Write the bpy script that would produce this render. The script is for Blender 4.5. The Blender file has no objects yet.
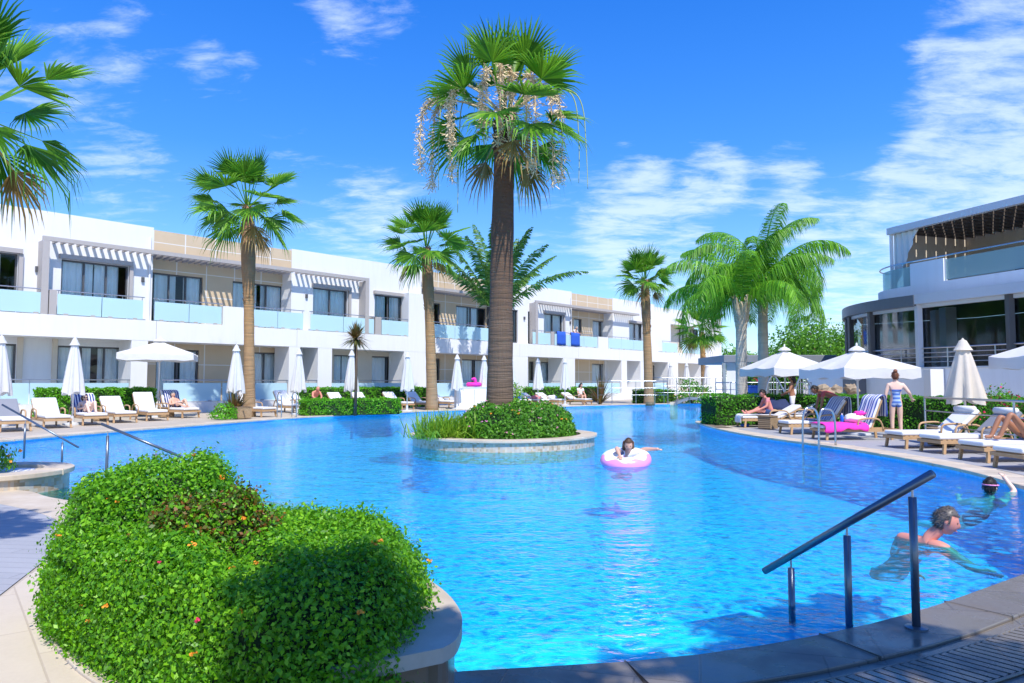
import bpy, bmesh, math, random
import numpy as np
from mathutils import Vector, Matrix, Quaternion
from mathutils.geometry import tessellate_polygon
R = math.radians
PI = math.pi
SC = bpy.context.scene
COL = SC.collection

# ---------------------------------------------------------------- camera
F = 720.0; CX = 512.0; CY = 341.5; HOR = 383.0; EYE = 1.4
PITCH = math.atan((HOR - CY) / F)
cam_d = bpy.data.cameras.new('camera')
cam = bpy.data.objects.new('camera', cam_d); COL.objects.link(cam)
cam_d.sensor_width = 36.0; cam_d.lens = F / 1024 * 36.0
cam_d.clip_start = 0.05; cam_d.clip_end = 3000
cam.location = (0, 0, EYE); cam.rotation_euler = (PI / 2 + PITCH, 0, 0)
SC.camera = cam

# ---------------------------------------------------------------- sky, sun, exposure
SUN_EL = R(55); SUN_SRC = Vector((0.36, -0.93, 0)).normalized()
SUN_DIR = Vector((SUN_SRC.x * math.cos(SUN_EL), SUN_SRC.y * math.cos(SUN_EL), math.sin(SUN_EL)))
SUN_STRENGTH = 4.4; SKY_STRENGTH = 0.14; EXPOSURE = 0.40
SC.view_settings.view_transform = 'Standard'
SC.view_settings.look = 'None'
SC.view_settings.exposure = EXPOSURE
SC.view_settings.gamma = 1.0
SC.view_settings.use_curve_mapping = False
sd = bpy.data.lights.new('sun', 'SUN'); sd.energy = SUN_STRENGTH; sd.angle = R(0.5); sd.color = (1.0, 0.955, 0.88)
so = bpy.data.objects.new('sun', sd); COL.objects.link(so)
so.rotation_euler = (-SUN_DIR).to_track_quat('-Z', 'Y').to_euler()

def ray(px, py):
    x = (px - CX) / F; y = (CY - py) / F
    c, s = math.cos(PITCH), math.sin(PITCH)
    return Vector((x, c - y * s, s + y * c))
def at(px, py, z=0.0):
    r = ray(px, py); t = (z - EYE) / r.z
    return Vector((r.x * t, r.y * t, z))
def on(px, Y, z=0.0):
    d = Y * math.cos(PITCH) + (z - EYE) * math.sin(PITCH)
    return Vector(((px - CX) / F * d, Y, z))
def zat(px, py, Y):
    r = ray(px, py); return EYE + r.z * Y / r.y

W = bpy.data.worlds.new('World'); SC.world = W; W.use_nodes = True
nt = W.node_tree; nt.nodes.clear()
def N(nt, t, **kw):
    n = nt.nodes.new(t)
    for k, v in kw.items(): setattr(n, k, v)
    return n
def L(nt, a, b): nt.links.new(a, b)
def mathn(nt, op, a, b=None, c=None, clamp=False):
    n = nt.nodes.new('ShaderNodeMath'); n.operation = op; n.use_clamp = clamp
    for i, v in enumerate((a, b, c)):
        if v is None: continue
        if isinstance(v, (int, float)): n.inputs[i].default_value = v
        else: nt.links.new(v, n.inputs[i])
    return n.outputs[0]
def vmath(nt, op, a, b=None):
    n = nt.nodes.new('ShaderNodeVectorMath'); n.operation = op
    for i, v in enumerate((a, b)):
        if v is None: continue
        if isinstance(v, (tuple, list, Vector)): n.inputs[i].default_value = tuple(v)
        else: nt.links.new(v, n.inputs[i])
    return n.outputs['Value'] if op in ('DOT_PRODUCT', 'LENGTH', 'DISTANCE') else n.outputs[0]
def ramp(nt, fac, stops, interp='LINEAR'):
    n = nt.nodes.new('ShaderNodeValToRGB'); n.color_ramp.interpolation = interp
    e = n.color_ramp.elements
    while len(e) < len(stops): e.new(0.5)
    for i, (p, c) in enumerate(stops):
        e[i].position = p; e[i].color = (*c, 1) if len(c) == 3 else c
    if fac is not None: nt.links.new(fac, n.inputs[0])
    return n.outputs[0]
def mixc(nt, fac, a, b, blend='MIX'):
    n = nt.nodes.new('ShaderNodeMix'); n.data_type = 'RGBA'; n.blend_type = blend
    for s, v in ((n.inputs[0], fac), (n.inputs[6], a), (n.inputs[7], b)):
        if isinstance(v, (int, float)): s.default_value = v
        elif isinstance(v, (tuple, list)): s.default_value = (*v, 1) if len(v) == 3 else v
        else: nt.links.new(v, s)
    return n.outputs[2]
def noise(nt, vec, scale, detail=4, rough=0.55, dist=0.0):
    n = nt.nodes.new('ShaderNodeTexNoise'); n.inputs['Scale'].default_value = scale
    n.inputs['Detail'].default_value = detail; n.inputs['Roughness'].default_value = rough
    n.inputs['Distortion'].default_value = dist
    if vec is not None: nt.links.new(vec, n.inputs['Vector'])
    return n.outputs['Fac']

def build_world():
    sky = N(nt, 'ShaderNodeTexSky'); sky.sky_type = 'NISHITA'; sky.sun_disc = False
    sky.sun_elevation = SUN_EL; sky.sun_rotation = math.atan2(SUN_SRC.x, SUN_SRC.y)
    sky.altitude = 0; sky.air_density = 1.0; sky.dust_density = 0.35; sky.ozone_density = 2.6
    hs = N(nt, 'ShaderNodeHueSaturation'); hs.inputs['Saturation'].default_value = 1.42; hs.inputs['Value'].default_value = 1.7
    hs.inputs['Hue'].default_value = 0.515
    L(nt, sky.outputs[0], hs.inputs['Color'])
    tc = N(nt, 'ShaderNodeTexCoord'); d = tc.outputs['Generated']
    sp = N(nt, 'ShaderNodeSeparateXYZ'); L(nt, d, sp.inputs[0])
    azure = ramp(nt, sp.outputs[2], [(0.0, (0.30, 0.58, 0.93)), (0.10, (0.22, 0.52, 0.92)), (0.30, (0.055, 0.275, 0.84)), (0.60, (0.006, 0.12, 0.68))])
    azs = mixc(nt, 1.0, azure, (6.3, 6.3, 6.3), 'MULTIPLY'); azs.node.clamp_result = False
    blue = mixc(nt, 0.62, hs.outputs[0], azs)
    zc = mathn(nt, 'MAXIMUM', sp.outputs[2], 0.0)
    zz = mathn(nt, 'ADD', zc, 0.16)
    cb = N(nt, 'ShaderNodeCombineXYZ')
    L(nt, mathn(nt, 'DIVIDE', sp.outputs[0], zz), cb.inputs[0]); L(nt, mathn(nt, 'DIVIDE', sp.outputs[1], zz), cb.inputs[1])
    mp = N(nt, 'ShaderNodeMapping'); mp.inputs['Rotation'].default_value = (0, 0, R(35)); mp.inputs['Scale'].default_value = (1.0, 1.9, 1)
    L(nt, cb.outputs[0], mp.inputs['Vector'])
    n1 = noise(nt, mp.outputs[0], 3.1, 8, 0.62, 0.5)
    n2 = noise(nt, mp.outputs[0], 9.0, 7, 0.66, 0.4)
    nn = mathn(nt, 'ADD', mathn(nt, 'MULTIPLY', n1, 0.62), mathn(nt, 'MULTIPLY', n2, 0.38))
    # patches of cloud, each a soft spot round a direction of the sky
    spots = [(1015, 120, 85, .24), (965, 185, 60, .20), (1005, 20, 55, .23), (850, 262, 75, .28), (660, 245, 65, .25), (560, 205, 75, .20),
             (45, 22, 55, .15), (165, 45, 40, .17), (365, 8, 50, .22), (340, 205, 75, .15), (130, 185, 40, .17), (230, 150, 70, .08), (765, 170, 42, .16), (290, 50, 50, .09),
             (1230, 200, 160, .22), (-150, 160, 140, .18), (690, 180, 40, .12), (400, 220, 60, .16), (100, 60, 35, .07), (225, 70, 28, .15), (640, 155, 26, .12), (720, 172, 30, .14), (790, 160, 26, .14), (110, 120, 40, .10), (900, 60, 40, .10)]
    tot = None
    for px, py, rad, s in spots:
        v = ray(px, py).normalized(); a = rad / F
        dot = vmath(nt, 'DOT_PRODUCT', d, v)
        m = N(nt, 'ShaderNodeMapRange'); m.interpolation_type = 'SMOOTHSTEP'
        m.inputs['From Min'].default_value = math.cos(a * 1.5); m.inputs['From Max'].default_value = 1.0
        m.inputs['To Max'].default_value = s
        L(nt, dot, m.inputs['Value'])
        tot = m.outputs[0] if tot is None else mathn(nt, 'ADD', tot, m.outputs[0])
    tot = mathn(nt, 'MINIMUM', tot, 0.36)
    low = N(nt, 'ShaderNodeMapRange'); low.inputs['From Min'].default_value = 0.0; low.inputs['From Max'].default_value = 0.32
    low.inputs['To Min'].default_value = 0.10; low.inputs['To Max'].default_value = 0.0; L(nt, sp.outputs[2], low.inputs['Value'])
    dens = mathn(nt, 'ADD', mathn(nt, 'ADD', nn, tot), low.outputs[0])
    cl = N(nt, 'ShaderNodeMapRange'); cl.interpolation_type = 'SMOOTHSTEP'
    cl.inputs['From Min'].default_value = 0.70; cl.inputs['From Max'].default_value = 0.98; cl.inputs['To Max'].default_value = 0.62
    L(nt, dens, cl.inputs['Value'])
    col = mixc(nt, cl.outputs[0], blue, (5.4, 6.2, 7.2))
    bg = N(nt, 'ShaderNodeBackground'); bg.inputs['Strength'].default_value = SKY_STRENGTH
    L(nt, col, bg.inputs[0])
    out = N(nt, 'ShaderNodeOutputWorld'); L(nt, bg.outputs[0], out.inputs[0])
build_world()

# ---------------------------------------------------------------- materials
MATS = {}
def newmat(name):
    m = bpy.data.materials.new(name); m.use_nodes = True
    t = m.node_tree; b = t.nodes['Principled BSDF']; o = t.nodes['Material Output']
    MATS[name] = m
    return m, t, b, o
def objco(t):
    return N(t, 'ShaderNodeTexCoord').outputs['Object']
def worldco(t):
    return N(t, 'ShaderNodeNewGeometry').outputs['Position']
def plain(name, col, rough=0.6, var=0.12, scale=6.0, metal=0.0, bump=0.0, bscale=60.0, spec=0.5, world=False):
    m, t, b, o = newmat(name)
    co = worldco(t) if world else objco(t)
    n = noise(t, co, scale, 5, 0.6)
    c = mixc(t, n, tuple(max(0, x * (1 - var)) for x in col), tuple(min(1, x * (1 + var)) for x in col))
    L(t, c, b.inputs['Base Color']); b.inputs['Roughness'].default_value = rough; b.inputs['Metallic'].default_value = metal
    b.inputs['Specular IOR Level'].default_value = spec
    if bump:
        bp = N(t, 'ShaderNodeBump'); bp.inputs['Strength'].default_value = bump; bp.inputs['Distance'].default_value = 0.01
        L(t, noise(t, co, bscale, 4), bp.inputs['Height']); L(t, bp.outputs[0], b.inputs['Normal'])
    return m
def leafmat(name, dark, mid, light, trans=0.35, rough=0.45, spec=0.35, nscale=1.4):
    m, t, b, o = newmat(name)
    g = N(t, 'ShaderNodeNewGeometry')
    rnd = g.outputs['Random Per Island']
    n = noise(t, worldco(t), nscale, 3)
    f = mathn(t, 'ADD', mathn(t, 'MULTIPLY', rnd, 0.65), mathn(t, 'MULTIPLY', n, 0.35))
    c = ramp(t, f, [(0.12, dark), (0.5, mid), (0.88, light)])
    L(t, c, b.inputs['Base Color']); b.inputs['Roughness'].default_value = rough; b.inputs['Specular IOR Level'].default_value = spec
    tr = N(t, 'ShaderNodeBsdfTranslucent'); L(t, mixc(t, 0.5, c, light), tr.inputs['Color'])
    mx = N(t, 'ShaderNodeMixShader'); mx.inputs[0].default_value = trans
    L(t, b.outputs[0], mx.inputs[1]); L(t, tr.outputs[0], mx.inputs[2]); L(t, mx.outputs[0], o.inputs[0])
    return m
def stripes(name, c1, c2, axis=1, period=0.09, duty=0.5, rough=0.85):
    m, t, b, o = newmat(name)
    sp = N(t, 'ShaderNodeSeparateXYZ'); L(t, objco(t), sp.inputs[0])
    f = mathn(t, 'FRACT', mathn(t, 'DIVIDE', sp.outputs[axis], period))
    f = mathn(t, 'GREATER_THAN', f, duty)
    L(t, mixc(t, f, c1, c2), b.inputs['Base Color']); b.inputs['Roughness'].default_value = rough
    return m
def glassmat(name, tint, refl=1.0, clear=0.9, rough=0.0):
    m, t, b, o = newmat(name); t.nodes.remove(b)
    tr = N(t, 'ShaderNodeBsdfTransparent'); tr.inputs[0].default_value = (*tint, 1)
    gl = N(t, 'ShaderNodeBsdfGlossy'); gl.inputs['Roughness'].default_value = rough; gl.inputs['Color'].default_value = (1, 1, 1, 1)
    fr = N(t, 'ShaderNodeFresnel'); fr.inputs[0].default_value = 1.5
    f = mathn(t, 'MULTIPLY', fr.outputs[0], refl)
    mx = N(t, 'ShaderNodeMixShader'); L(t, f, mx.inputs[0]); L(t, tr.outputs[0], mx.inputs[1]); L(t, gl.outputs[0], mx.inputs[2])
    L(t, mx.outputs[0], o.inputs[0])
    return m
def frosted(name, col, clear):
    m, t, b, o = newmat(name)
    b.inputs['Base Color'].default_value = (*col, 1); b.inputs['Roughness'].default_value = 0.12
    tr = N(t, 'ShaderNodeBsdfTransparent'); tr.inputs[0].default_value = (0.75, 0.93, 0.95, 1)
    mx = N(t, 'ShaderNodeMixShader'); mx.inputs[0].default_value = clear
    L(t, b.outputs[0], mx.inputs[1]); L(t, tr.outputs[0], mx.inputs[2]); L(t, mx.outputs[0], o.inputs[0])
    return m

def make_mats():
    for nm, cc in (('white_render', (0.73, 0.73, 0.73)), ('white_render_cool', (0.83, 0.84, 0.86))):
        m, t, b, o = newmat(nm); co = objco(t)
        mp = N(t, 'ShaderNodeMapping'); mp.inputs['Scale'].default_value = (2.2, 2.2, 0.22); L(t, co, mp.inputs['Vector'])
        st = ramp(t, noise(t, mp.outputs[0], 2.0, 6, 0.65), [(0.46, (0,) * 3), (0.78, (1,) * 3)]); n_ = noise(t, co, 0.8, 5)
        c = mixc(t, n_, tuple(x * 0.96 for x in cc), tuple(x * 1.03 for x in cc))
        L(t, mixc(t, mathn(t, 'MULTIPLY', st, 0.16), c, (0.50, 0.49, 0.47)), b.inputs['Base Color']); b.inputs['Roughness'].default_value = 0.8
        bp = N(t, 'ShaderNodeBump'); bp.inputs['Strength'].default_value = 0.15; bp.inputs['Distance'].default_value = 0.01; L(t, noise(t, co, 70, 4), bp.inputs['Height']); L(t, bp.outputs[0], b.inputs['Normal'])
    plain('grey_trim', (0.40, 0.37, 0.35), 0.6, 0.06)
    plain('steel', (0.50, 0.52, 0.55), 0.28, 0.05, metal=0.9)
    plain('dark_steel', (0.055, 0.06, 0.07), 0.35, 0.1, metal=0.6)
    plain('rail_paint', (0.16, 0.19, 0.23), 0.3, 0.08, metal=0.7)
    plain('frame_dark', (0.085, 0.085, 0.09), 0.45, 0.1)
    plain('dark_slat', (0.12, 0.10, 0.085), 0.6, 0.15)
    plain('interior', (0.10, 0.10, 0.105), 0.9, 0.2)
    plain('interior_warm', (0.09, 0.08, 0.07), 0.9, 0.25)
    plain('curtain', (0.93, 0.95, 0.93), 0.9, 0.12, 3)
    plain('awning_cloth', (0.72, 0.71, 0.69), 0.9, 0.05)
    for nm, cc in (('canvas', (0.82, 0.815, 0.80)), ('canvas_cream', (0.82, 0.75, 0.64))):
        m, t, b, o = newmat(nm); n_ = noise(t, objco(t), 2.5, 6, 0.65)
        c = mixc(t, n_, tuple(x * 0.93 for x in cc), tuple(x * 1.05 for x in cc)); L(t, c, b.inputs['Base Color']); b.inputs['Roughness'].default_value = 0.9
        tr = N(t, 'ShaderNodeBsdfTranslucent'); L(t, c, tr.inputs['Color'])
        bp = N(t, 'ShaderNodeBump'); bp.inputs['Strength'].default_value = 0.35; bp.inputs['Distance'].default_value = 0.05; L(t, noise(t, objco(t), 4.0, 3), bp.inputs['Height']); L(t, bp.outputs[0], b.inputs['Normal'])
        mx = N(t, 'ShaderNodeMixShader'); mx.inputs[0].default_value = 0.36; L(t, b.outputs[0], mx.inputs[1]); L(t, tr.outputs[0], mx.inputs[2]); L(t, mx.outputs[0], o.inputs[0])
    plain('cushion', (0.72, 0.72, 0.72), 0.9, 0.05, 3.0)
    plain('cushion_grey', (0.22, 0.23, 0.26), 0.9, 0.08, 3.0)
    plain('teak', (0.48, 0.30, 0.15), 0.55, 0.25, 9.0)
    m, t, b, o = newmat('wicker'); br = N(t, 'ShaderNodeTexBrick'); br.inputs['Scale'].default_value = 1.0
    br.inputs['Brick Width'].default_value = 0.06; br.inputs['Row Height'].default_value = 0.028; br.inputs['Mortar Size'].default_value = 0.005
    br.inputs['Color1'].default_value = (0.50, 0.36, 0.21, 1); br.inputs['Color2'].default_value = (0.38, 0.26, 0.14, 1); br.inputs['Mortar'].default_value = (0.14, 0.09, 0.05, 1)
    mp = N(t, 'ShaderNodeMapping'); mp.inputs['Rotation'].default_value = (PI / 2, 0, 0); L(t, objco(t), mp.inputs['Vector']); L(t, mp.outputs[0], br.inputs['Vector'])
    L(t, br.outputs['Color'], b.inputs['Base Color']); b.inputs['Roughness'].default_value = 0.75
    plain('blue_cloth', (0.02, 0.10, 0.50), 0.9, 0.1)
    plain('navy_cloth', (0.018, 0.03, 0.09), 0.9, 0.1)
    plain('pink_cloth', (0.85, 0.04, 0.40), 0.9, 0.06)
    plain('red_cloth', (0.50, 0.10, 0.10), 0.9, 0.15, 14)
    plain('coral_cloth', (0.72, 0.24, 0.25), 0.9, 0.2, 25)
    plain('orange_cloth', (0.85, 0.42, 0.02), 0.9, 0.1)
    plain('white_cloth', (0.78, 0.77, 0.75), 0.9, 0.06)
    plain('denim', (0.03, 0.06, 0.16), 0.9, 0.15)
    plain('plastic_blue', (0.01, 0.12, 0.55), 0.4, 0.05)
    plain('pink_vinyl', (0.90, 0.30, 0.58), 0.28, 0.04)
    plain('skin', (0.66, 0.38, 0.27), 0.5, 0.06, 5)
    plain('skin_pale', (0.74, 0.50, 0.39), 0.5, 0.06, 5)
    plain('skin_red', (0.66, 0.26, 0.19), 0.5, 0.08, 5)
    plain('skin_tan', (0.36, 0.16, 0.085), 0.5, 0.08, 5)
    plain('hair_brown', (0.10, 0.05, 0.025), 0.55, 0.35, 40)
    plain('hair_dark', (0.02, 0.015, 0.013), 0.5, 0.3, 40)
    plain('hair_grey', (0.11, 0.095, 0.085), 0.45, 0.25, 18)
    plain('hair_white', (0.5, 0.48, 0.45), 0.6, 0.2, 40)
    plain('hair_red', (0.22, 0.08, 0.035), 0.55, 0.3, 40)
    plain('eye', (0.02, 0.015, 0.012), 0.2, 0.0)
    plain('lip', (0.45, 0.14, 0.12), 0.45, 0.0)
    plain('soil', (0.07, 0.045, 0.03), 0.95, 0.3, 8)
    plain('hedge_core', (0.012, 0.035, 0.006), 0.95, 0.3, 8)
    plain('stem_brown', (0.10, 0.065, 0.04), 0.9, 0.3, 12)
    plain('stalk', (0.62, 0.48, 0.28), 0.8, 0.15, 8)
    plain('stalk_green', (0.34, 0.42, 0.16), 0.7, 0.15, 8)
    plain('seed', (0.72, 0.57, 0.36), 0.9, 0.2, 20)
    plain('blossom_orange', (0.90, 0.30, 0.02), 0.7, 0.25, 60)
    plain('blossom_pink', (0.85, 0.28, 0.50), 0.7, 0.35, 60)
    plain('blossom_red', (0.65, 0.02, 0.10), 0.7, 0.3, 60)
    plain('rock', (0.33, 0.26, 0.19), 0.9, 0.4, 7, bump=0.6, bscale=25)
    plain('roof_grey', (0.20, 0.22, 0.25), 0.5, 0.08)
    plain('fascia_light', (0.60, 0.62, 0.65), 0.45, 0.04)
    plain('fascia_dark', (0.15, 0.16, 0.18), 0.4, 0.08)
    plain('timber_brown', (0.20, 0.11, 0.06), 0.7, 0.3, 10)
    plain('beige_board', (0.62, 0.54, 0.43), 0.7, 0.08, 3)
    plain('terracotta', (0.45, 0.16, 0.08), 0.8, 0.2, 8)
    stripes('stripe_blue', (0.80, 0.80, 0.82), (0.06, 0.10, 0.36), 1, 0.10, 0.55)
    stripes('stripe_navy', (0.70, 0.72, 0.78), (0.03, 0.05, 0.22), 1, 0.085, 0.45)
    stripes('stripe_thin', (0.75, 0.75, 0.75), (0.56, 0.61, 0.70), 1, 0.09, 0.66)
    stripes('swim_print', (0.10, 0.22, 0.62), (0.45, 0.60, 0.85), 2, 0.10, 0.5)
    glassmat('window_glass', (0.95, 0.985, 0.985), 1.0)
    glassmat('clear_blind', (0.74, 0.78, 0.82), 0.45, rough=0.05)
    frosted('frosted_glass', (0.52, 0.74, 0.82), 0.18)
    frosted('green_glass', (0.40, 0.55, 0.55), 0.40)
    leafmat('fan_leaf', (0.027, 0.109, 0.012), (0.092, 0.275, 0.019), (0.267, 0.522, 0.035), 0.35)
    leafmat('fan_leaf_dry', (0.184, 0.110, 0.032), (0.345, 0.220, 0.072), (0.483, 0.340, 0.120), 0.3)
    leafmat('queen_leaf', (0.037, 0.145, 0.014), (0.117, 0.348, 0.019), (0.267, 0.580, 0.041), 0.4)
    leafmat('date_leaf', (0.023, 0.087, 0.016), (0.067, 0.189, 0.029), (0.167, 0.319, 0.046), 0.3)
    leafmat('lantana_leaf', (0.035, 0.15, 0.006), (0.12, 0.37, 0.008), (0.28, 0.60, 0.02), 0.35, 0.42)
    leafmat('rose_leaf', (0.034, 0.060, 0.006), (0.069, 0.130, 0.010), (0.299, 0.070, 0.020), 0.25)
    leafmat('box_leaf', (0.037, 0.174, 0.007), (0.100, 0.377, 0.012), (0.233, 0.609, 0.023), 0.35)
    leafmat('hedge_leaf', (0.030, 0.145, 0.009), (0.083, 0.319, 0.014), (0.183, 0.522, 0.026), 0.35)
    leafmat('island_leaf', (0.033, 0.131, 0.012), (0.092, 0.290, 0.019), (0.200, 0.464, 0.035), 0.35)
    leafmat('tree_leaf', (0.037, 0.116, 0.012), (0.100, 0.290, 0.021), (0.217, 0.493, 0.035), 0.35, nscale=0.8)
    leafmat('spike_leaf', (0.057, 0.070, 0.016), (0.138, 0.140, 0.032), (0.299, 0.110, 0.040), 0.25)
    leafmat('grass_leaf', (0.083, 0.203, 0.014), (0.200, 0.392, 0.023), (0.400, 0.609, 0.058), 0.4)

    # tan ceramic cladding with thin pale joints
    m, t, b, o = newmat('cladding')
    sp = N(t, 'ShaderNodeSeparateXYZ'); L(t, objco(t), sp.inputs[0])
    def line(ax, per, w):
        f = mathn(t, 'FRACT', mathn(t, 'DIVIDE', sp.outputs[ax], per)); return mathn(t, 'LESS_THAN', f, w / per)
    ln = mathn(t, 'MAXIMUM', line(0, 1.5, 0.05), line(2, 1.15, 0.035))
    n = noise(t, objco(t), 1.2, 5)
    c = mixc(t, n, (0.54, 0.41, 0.26), (0.64, 0.50, 0.34))
    L(t, mixc(t, ln, c, (0.72, 0.70, 0.66)), b.inputs['Base Color']); b.inputs['Roughness'].default_value = 0.6
    # beige paving stone
    m, t, b, o = newmat('coping_stone')
    co = worldco(t); n = noise(t, co, 2.2, 6, 0.6); n2 = noise(t, co, 28, 4, 0.7)
    c = ramp(t, n, [(0.3, (0.46, 0.375, 0.27)), (0.55, (0.60, 0.51, 0.39)), (0.75, (0.67, 0.60, 0.50))])
    c = mixc(t, mathn(t, 'MULTIPLY', n2, 0.35), c, (0.38, 0.31, 0.22))
    L(t, c, b.inputs['Base Color']); b.inputs['Roughness'].default_value = 0.6
    bp = N(t, 'ShaderNodeBump'); bp.inputs['Strength'].default_value = 0.25; bp.inputs['Distance'].default_value = 0.006
    L(t, n2, bp.inputs['Height']); L(t, bp.outputs[0], b.inputs['Normal'])
    # paved ground: slabs with joints
    def paving(name, c1, c2, joint, sx, sy, rough, rot=0.0, wet=False):
        m, t, b, o = newmat(name)
        co = worldco(t)
        mp = N(t, 'ShaderNodeMapping'); mp.inputs['Rotation'].default_value = (0, 0, rot); L(t, co, mp.inputs['Vector'])
        br = N(t, 'ShaderNodeTexBrick'); br.inputs['Scale'].default_value = 1.0
        br.inputs['Brick Width'].default_value = sx; br.inputs['Row Height'].default_value = sy
        br.inputs['Mortar Size'].default_value = 0.006; br.inputs['Mortar Smooth'].default_value = 0.3
        br.inputs['Color1'].default_value = (*c1, 1); br.inputs['Color2'].default_value = (*c2, 1); br.inputs['Mortar'].default_value = (*joint, 1)
        L(t, mp.outputs[0], br.inputs['Vector'])
        n = noise(t, co, 3.0, 6, 0.65); n2 = noise(t, co, 40, 4, 0.7)
        c = mixc(t, mathn(t, 'MULTIPLY', n, 0.5), br.outputs['Color'], tuple(x * 0.62 for x in c1))
        c = mixc(t, mathn(t, 'MULTIPLY', n2, 0.25), c, tuple(min(1, x * 1.35) for x in c2))
        L(t, c, b.inputs['Base Color'])
        if wet:
            w = noise(t, co, 1.7, 5, 0.6)
            L(t, ramp(t, w, [(0.40, (0.10,) * 3), (0.62, (0.55,) * 3)]), b.inputs['Roughness'])
        else: b.inputs['Roughness'].default_value = rough
        bp = N(t, 'ShaderNodeBump'); bp.inputs['Strength'].default_value = 0.35; bp.inputs['Distance'].default_value = 0.006
        L(t, mathn(t, 'ADD', mathn(t, 'MULTIPLY', br.outputs['Fac'], -1.0), mathn(t, 'MULTIPLY', n2, 0.4)), bp.inputs['Height']); L(t, bp.outputs[0], b.inputs['Normal'])
    paving('paving', (0.42, 0.36, 0.28), (0.50, 0.44, 0.36), (0.26, 0.22, 0.17), 0.6, 0.6, 0.7, 0.4)
    paving('paving_sand', (0.56, 0.47, 0.35), (0.62, 0.54, 0.42), (0.42, 0.34, 0.25), 0.9, 0.45, 0.7, 0.9)
    paving('paving_grey', (0.34, 0.34, 0.35), (0.39, 0.39, 0.40), (0.22, 0.22, 0.23), 1.2, 0.14, 0.6, 0.12)
    paving('paving_wet', (0.155, 0.135, 0.11), (0.20, 0.175, 0.145), (0.09, 0.08, 0.07), 0.6, 0.5, 0.3, 0.25, wet=True)
    # mosaic on pool sides
    def mosaic(name, cols, size, rough=0.3):
        m, t, b, o = newmat(name)
        co = worldco(t)
        v = N(t, 'ShaderNodeVectorMath'); v.operation = 'SNAP'; L(t, co, v.inputs[0]); v.inputs[1].default_value = (size,) * 3
        wn = N(t, 'ShaderNodeTexWhiteNoise'); L(t, v.outputs[0], wn.inputs['Vector'])
        c = ramp(t, wn.outputs['Value'], [(i / max(1, len(cols) - 1), x) for i, x in enumerate(cols)])
        L(t, c, b.inputs['Base Color']); b.inputs['Roughness'].default_value = rough
    mosaic('mosaic_sand', [(0.34, 0.24, 0.14), (0.52, 0.40, 0.27), (0.42, 0.40, 0.36), (0.60, 0.50, 0.36)], 0.05)
    mosaic('mosaic_brown', [(0.20, 0.11, 0.06), (0.34, 0.22, 0.13), (0.26, 0.18, 0.12)], 0.12)
    mosaic('pool_tile', [(0.05, 0.42, 0.88), (0.10, 0.53, 0.94), (0.06, 0.47, 0.91), (0.16, 0.60, 0.95)], 0.035)
    mosaic('pool_step_tile', [(0.20, 0.64, 0.90), (0.26, 0.70, 0.93), (0.22, 0.67, 0.91)], 0.035)
    # palm trunks
    def trunk(name, low, mid, top, ring, h0, h1):
        m, t, b, o = newmat(name)
        co = objco(t); sp = N(t, 'ShaderNodeSeparateXYZ'); L(t, co, sp.inputs[0])
        n = noise(t, co, 9, 5, 0.65)
        g = N(t, 'ShaderNodeMapRange'); g.inputs['From Min'].default_value = h0; g.inputs['From Max'].default_value = h1
        L(t, mathn(t, 'ADD', sp.outputs[2], mathn(t, 'MULTIPLY', n, 0.8)), g.inputs['Value'])
        c = ramp(t, g.outputs[0], [(0.0, low), (0.55, mid), (1.0, top)])
        mr = N(t, 'ShaderNodeMapping'); mr.inputs['Scale'].default_value = (1.1, 1.1, 5.0 * ring); L(t, co, mr.inputs['Vector'])
        rings = ramp(t, noise(t, mr.outputs[0], 1.0, 4, 0.6, 0.3), [(0.36, (0,) * 3), (0.62, (1,) * 3)])
        patch = noise(t, co, 1.3, 4, 0.6)
        mp = N(t, 'ShaderNodeMapping'); mp.inputs['Scale'].default_value = (14, 14, 1.0); L(t, co, mp.inputs['Vector'])
        fib = noise(t, mp.outputs[0], 2.0, 5, 0.7)
        c = mixc(t, mathn(t, 'MULTIPLY', rings, 0.45), c, tuple(x * 0.42 for x in low))
        c = mixc(t, mathn(t, 'MULTIPLY', patch, 0.30), c, tuple(min(1, x * 1.35) for x in low))
        c = mixc(t, mathn(t, 'MULTIPLY', fib, 0.5), c, tuple(x * 0.5 for x in mid))
        L(t, c, b.inputs['Base Color']); b.inputs['Roughness'].default_value = 0.95; b.inputs['Specular IOR Level'].default_value = 0.15
        bp = N(t, 'ShaderNodeBump'); bp.inputs['Strength'].default_value = 0.7; bp.inputs['Distance'].default_value = 0.02
        L(t, mathn(t, 'ADD', rings, mathn(t, 'MULTIPLY', fib, 1.5)), bp.inputs['Height']); L(t, bp.outputs[0], b.inputs['Normal'])
    trunk('trunk_big', (0.20, 0.145, 0.105), (0.15, 0.085, 0.05), (0.15, 0.055, 0.022), 3.2, 2.0, 7.0)
    trunk('trunk_fan', (0.40, 0.28, 0.17), (0.50, 0.28, 0.11), (0.24, 0.12, 0.07), 3.0, 1.0, 7.5)
    trunk('trunk_queen', (0.60, 0.56, 0.50), (0.60, 0.54, 0.44), (0.48, 0.36, 0.19), 1.6, 1.5, 4.6)
    # pool water
    m, t, b, o = newmat('pool_water'); t.nodes.remove(b)
    co = worldco(t)
    mp = N(t, 'ShaderNodeMapping'); mp.inputs['Scale'].default_value = (1.0, 1.35, 1.0); L(t, co, mp.inputs['Vector'])
    w1 = noise(t, mp.outputs[0], 1.5, 3, 0.5, 0.7); w2 = noise(t, mp.outputs[0], 4.6, 3, 0.55, 0.8)
    w3 = noise(t, mp.outputs[0], 0.35, 2, 0.5, 0.2)
    h = mathn(t, 'ADD', mathn(t, 'MULTIPLY', w1, 1.0), mathn(t, 'MULTIPLY', w2, 0.42))
    w4 = noise(t, mp.outputs[0], 13.0, 2, 0.5, 0.5)
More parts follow.
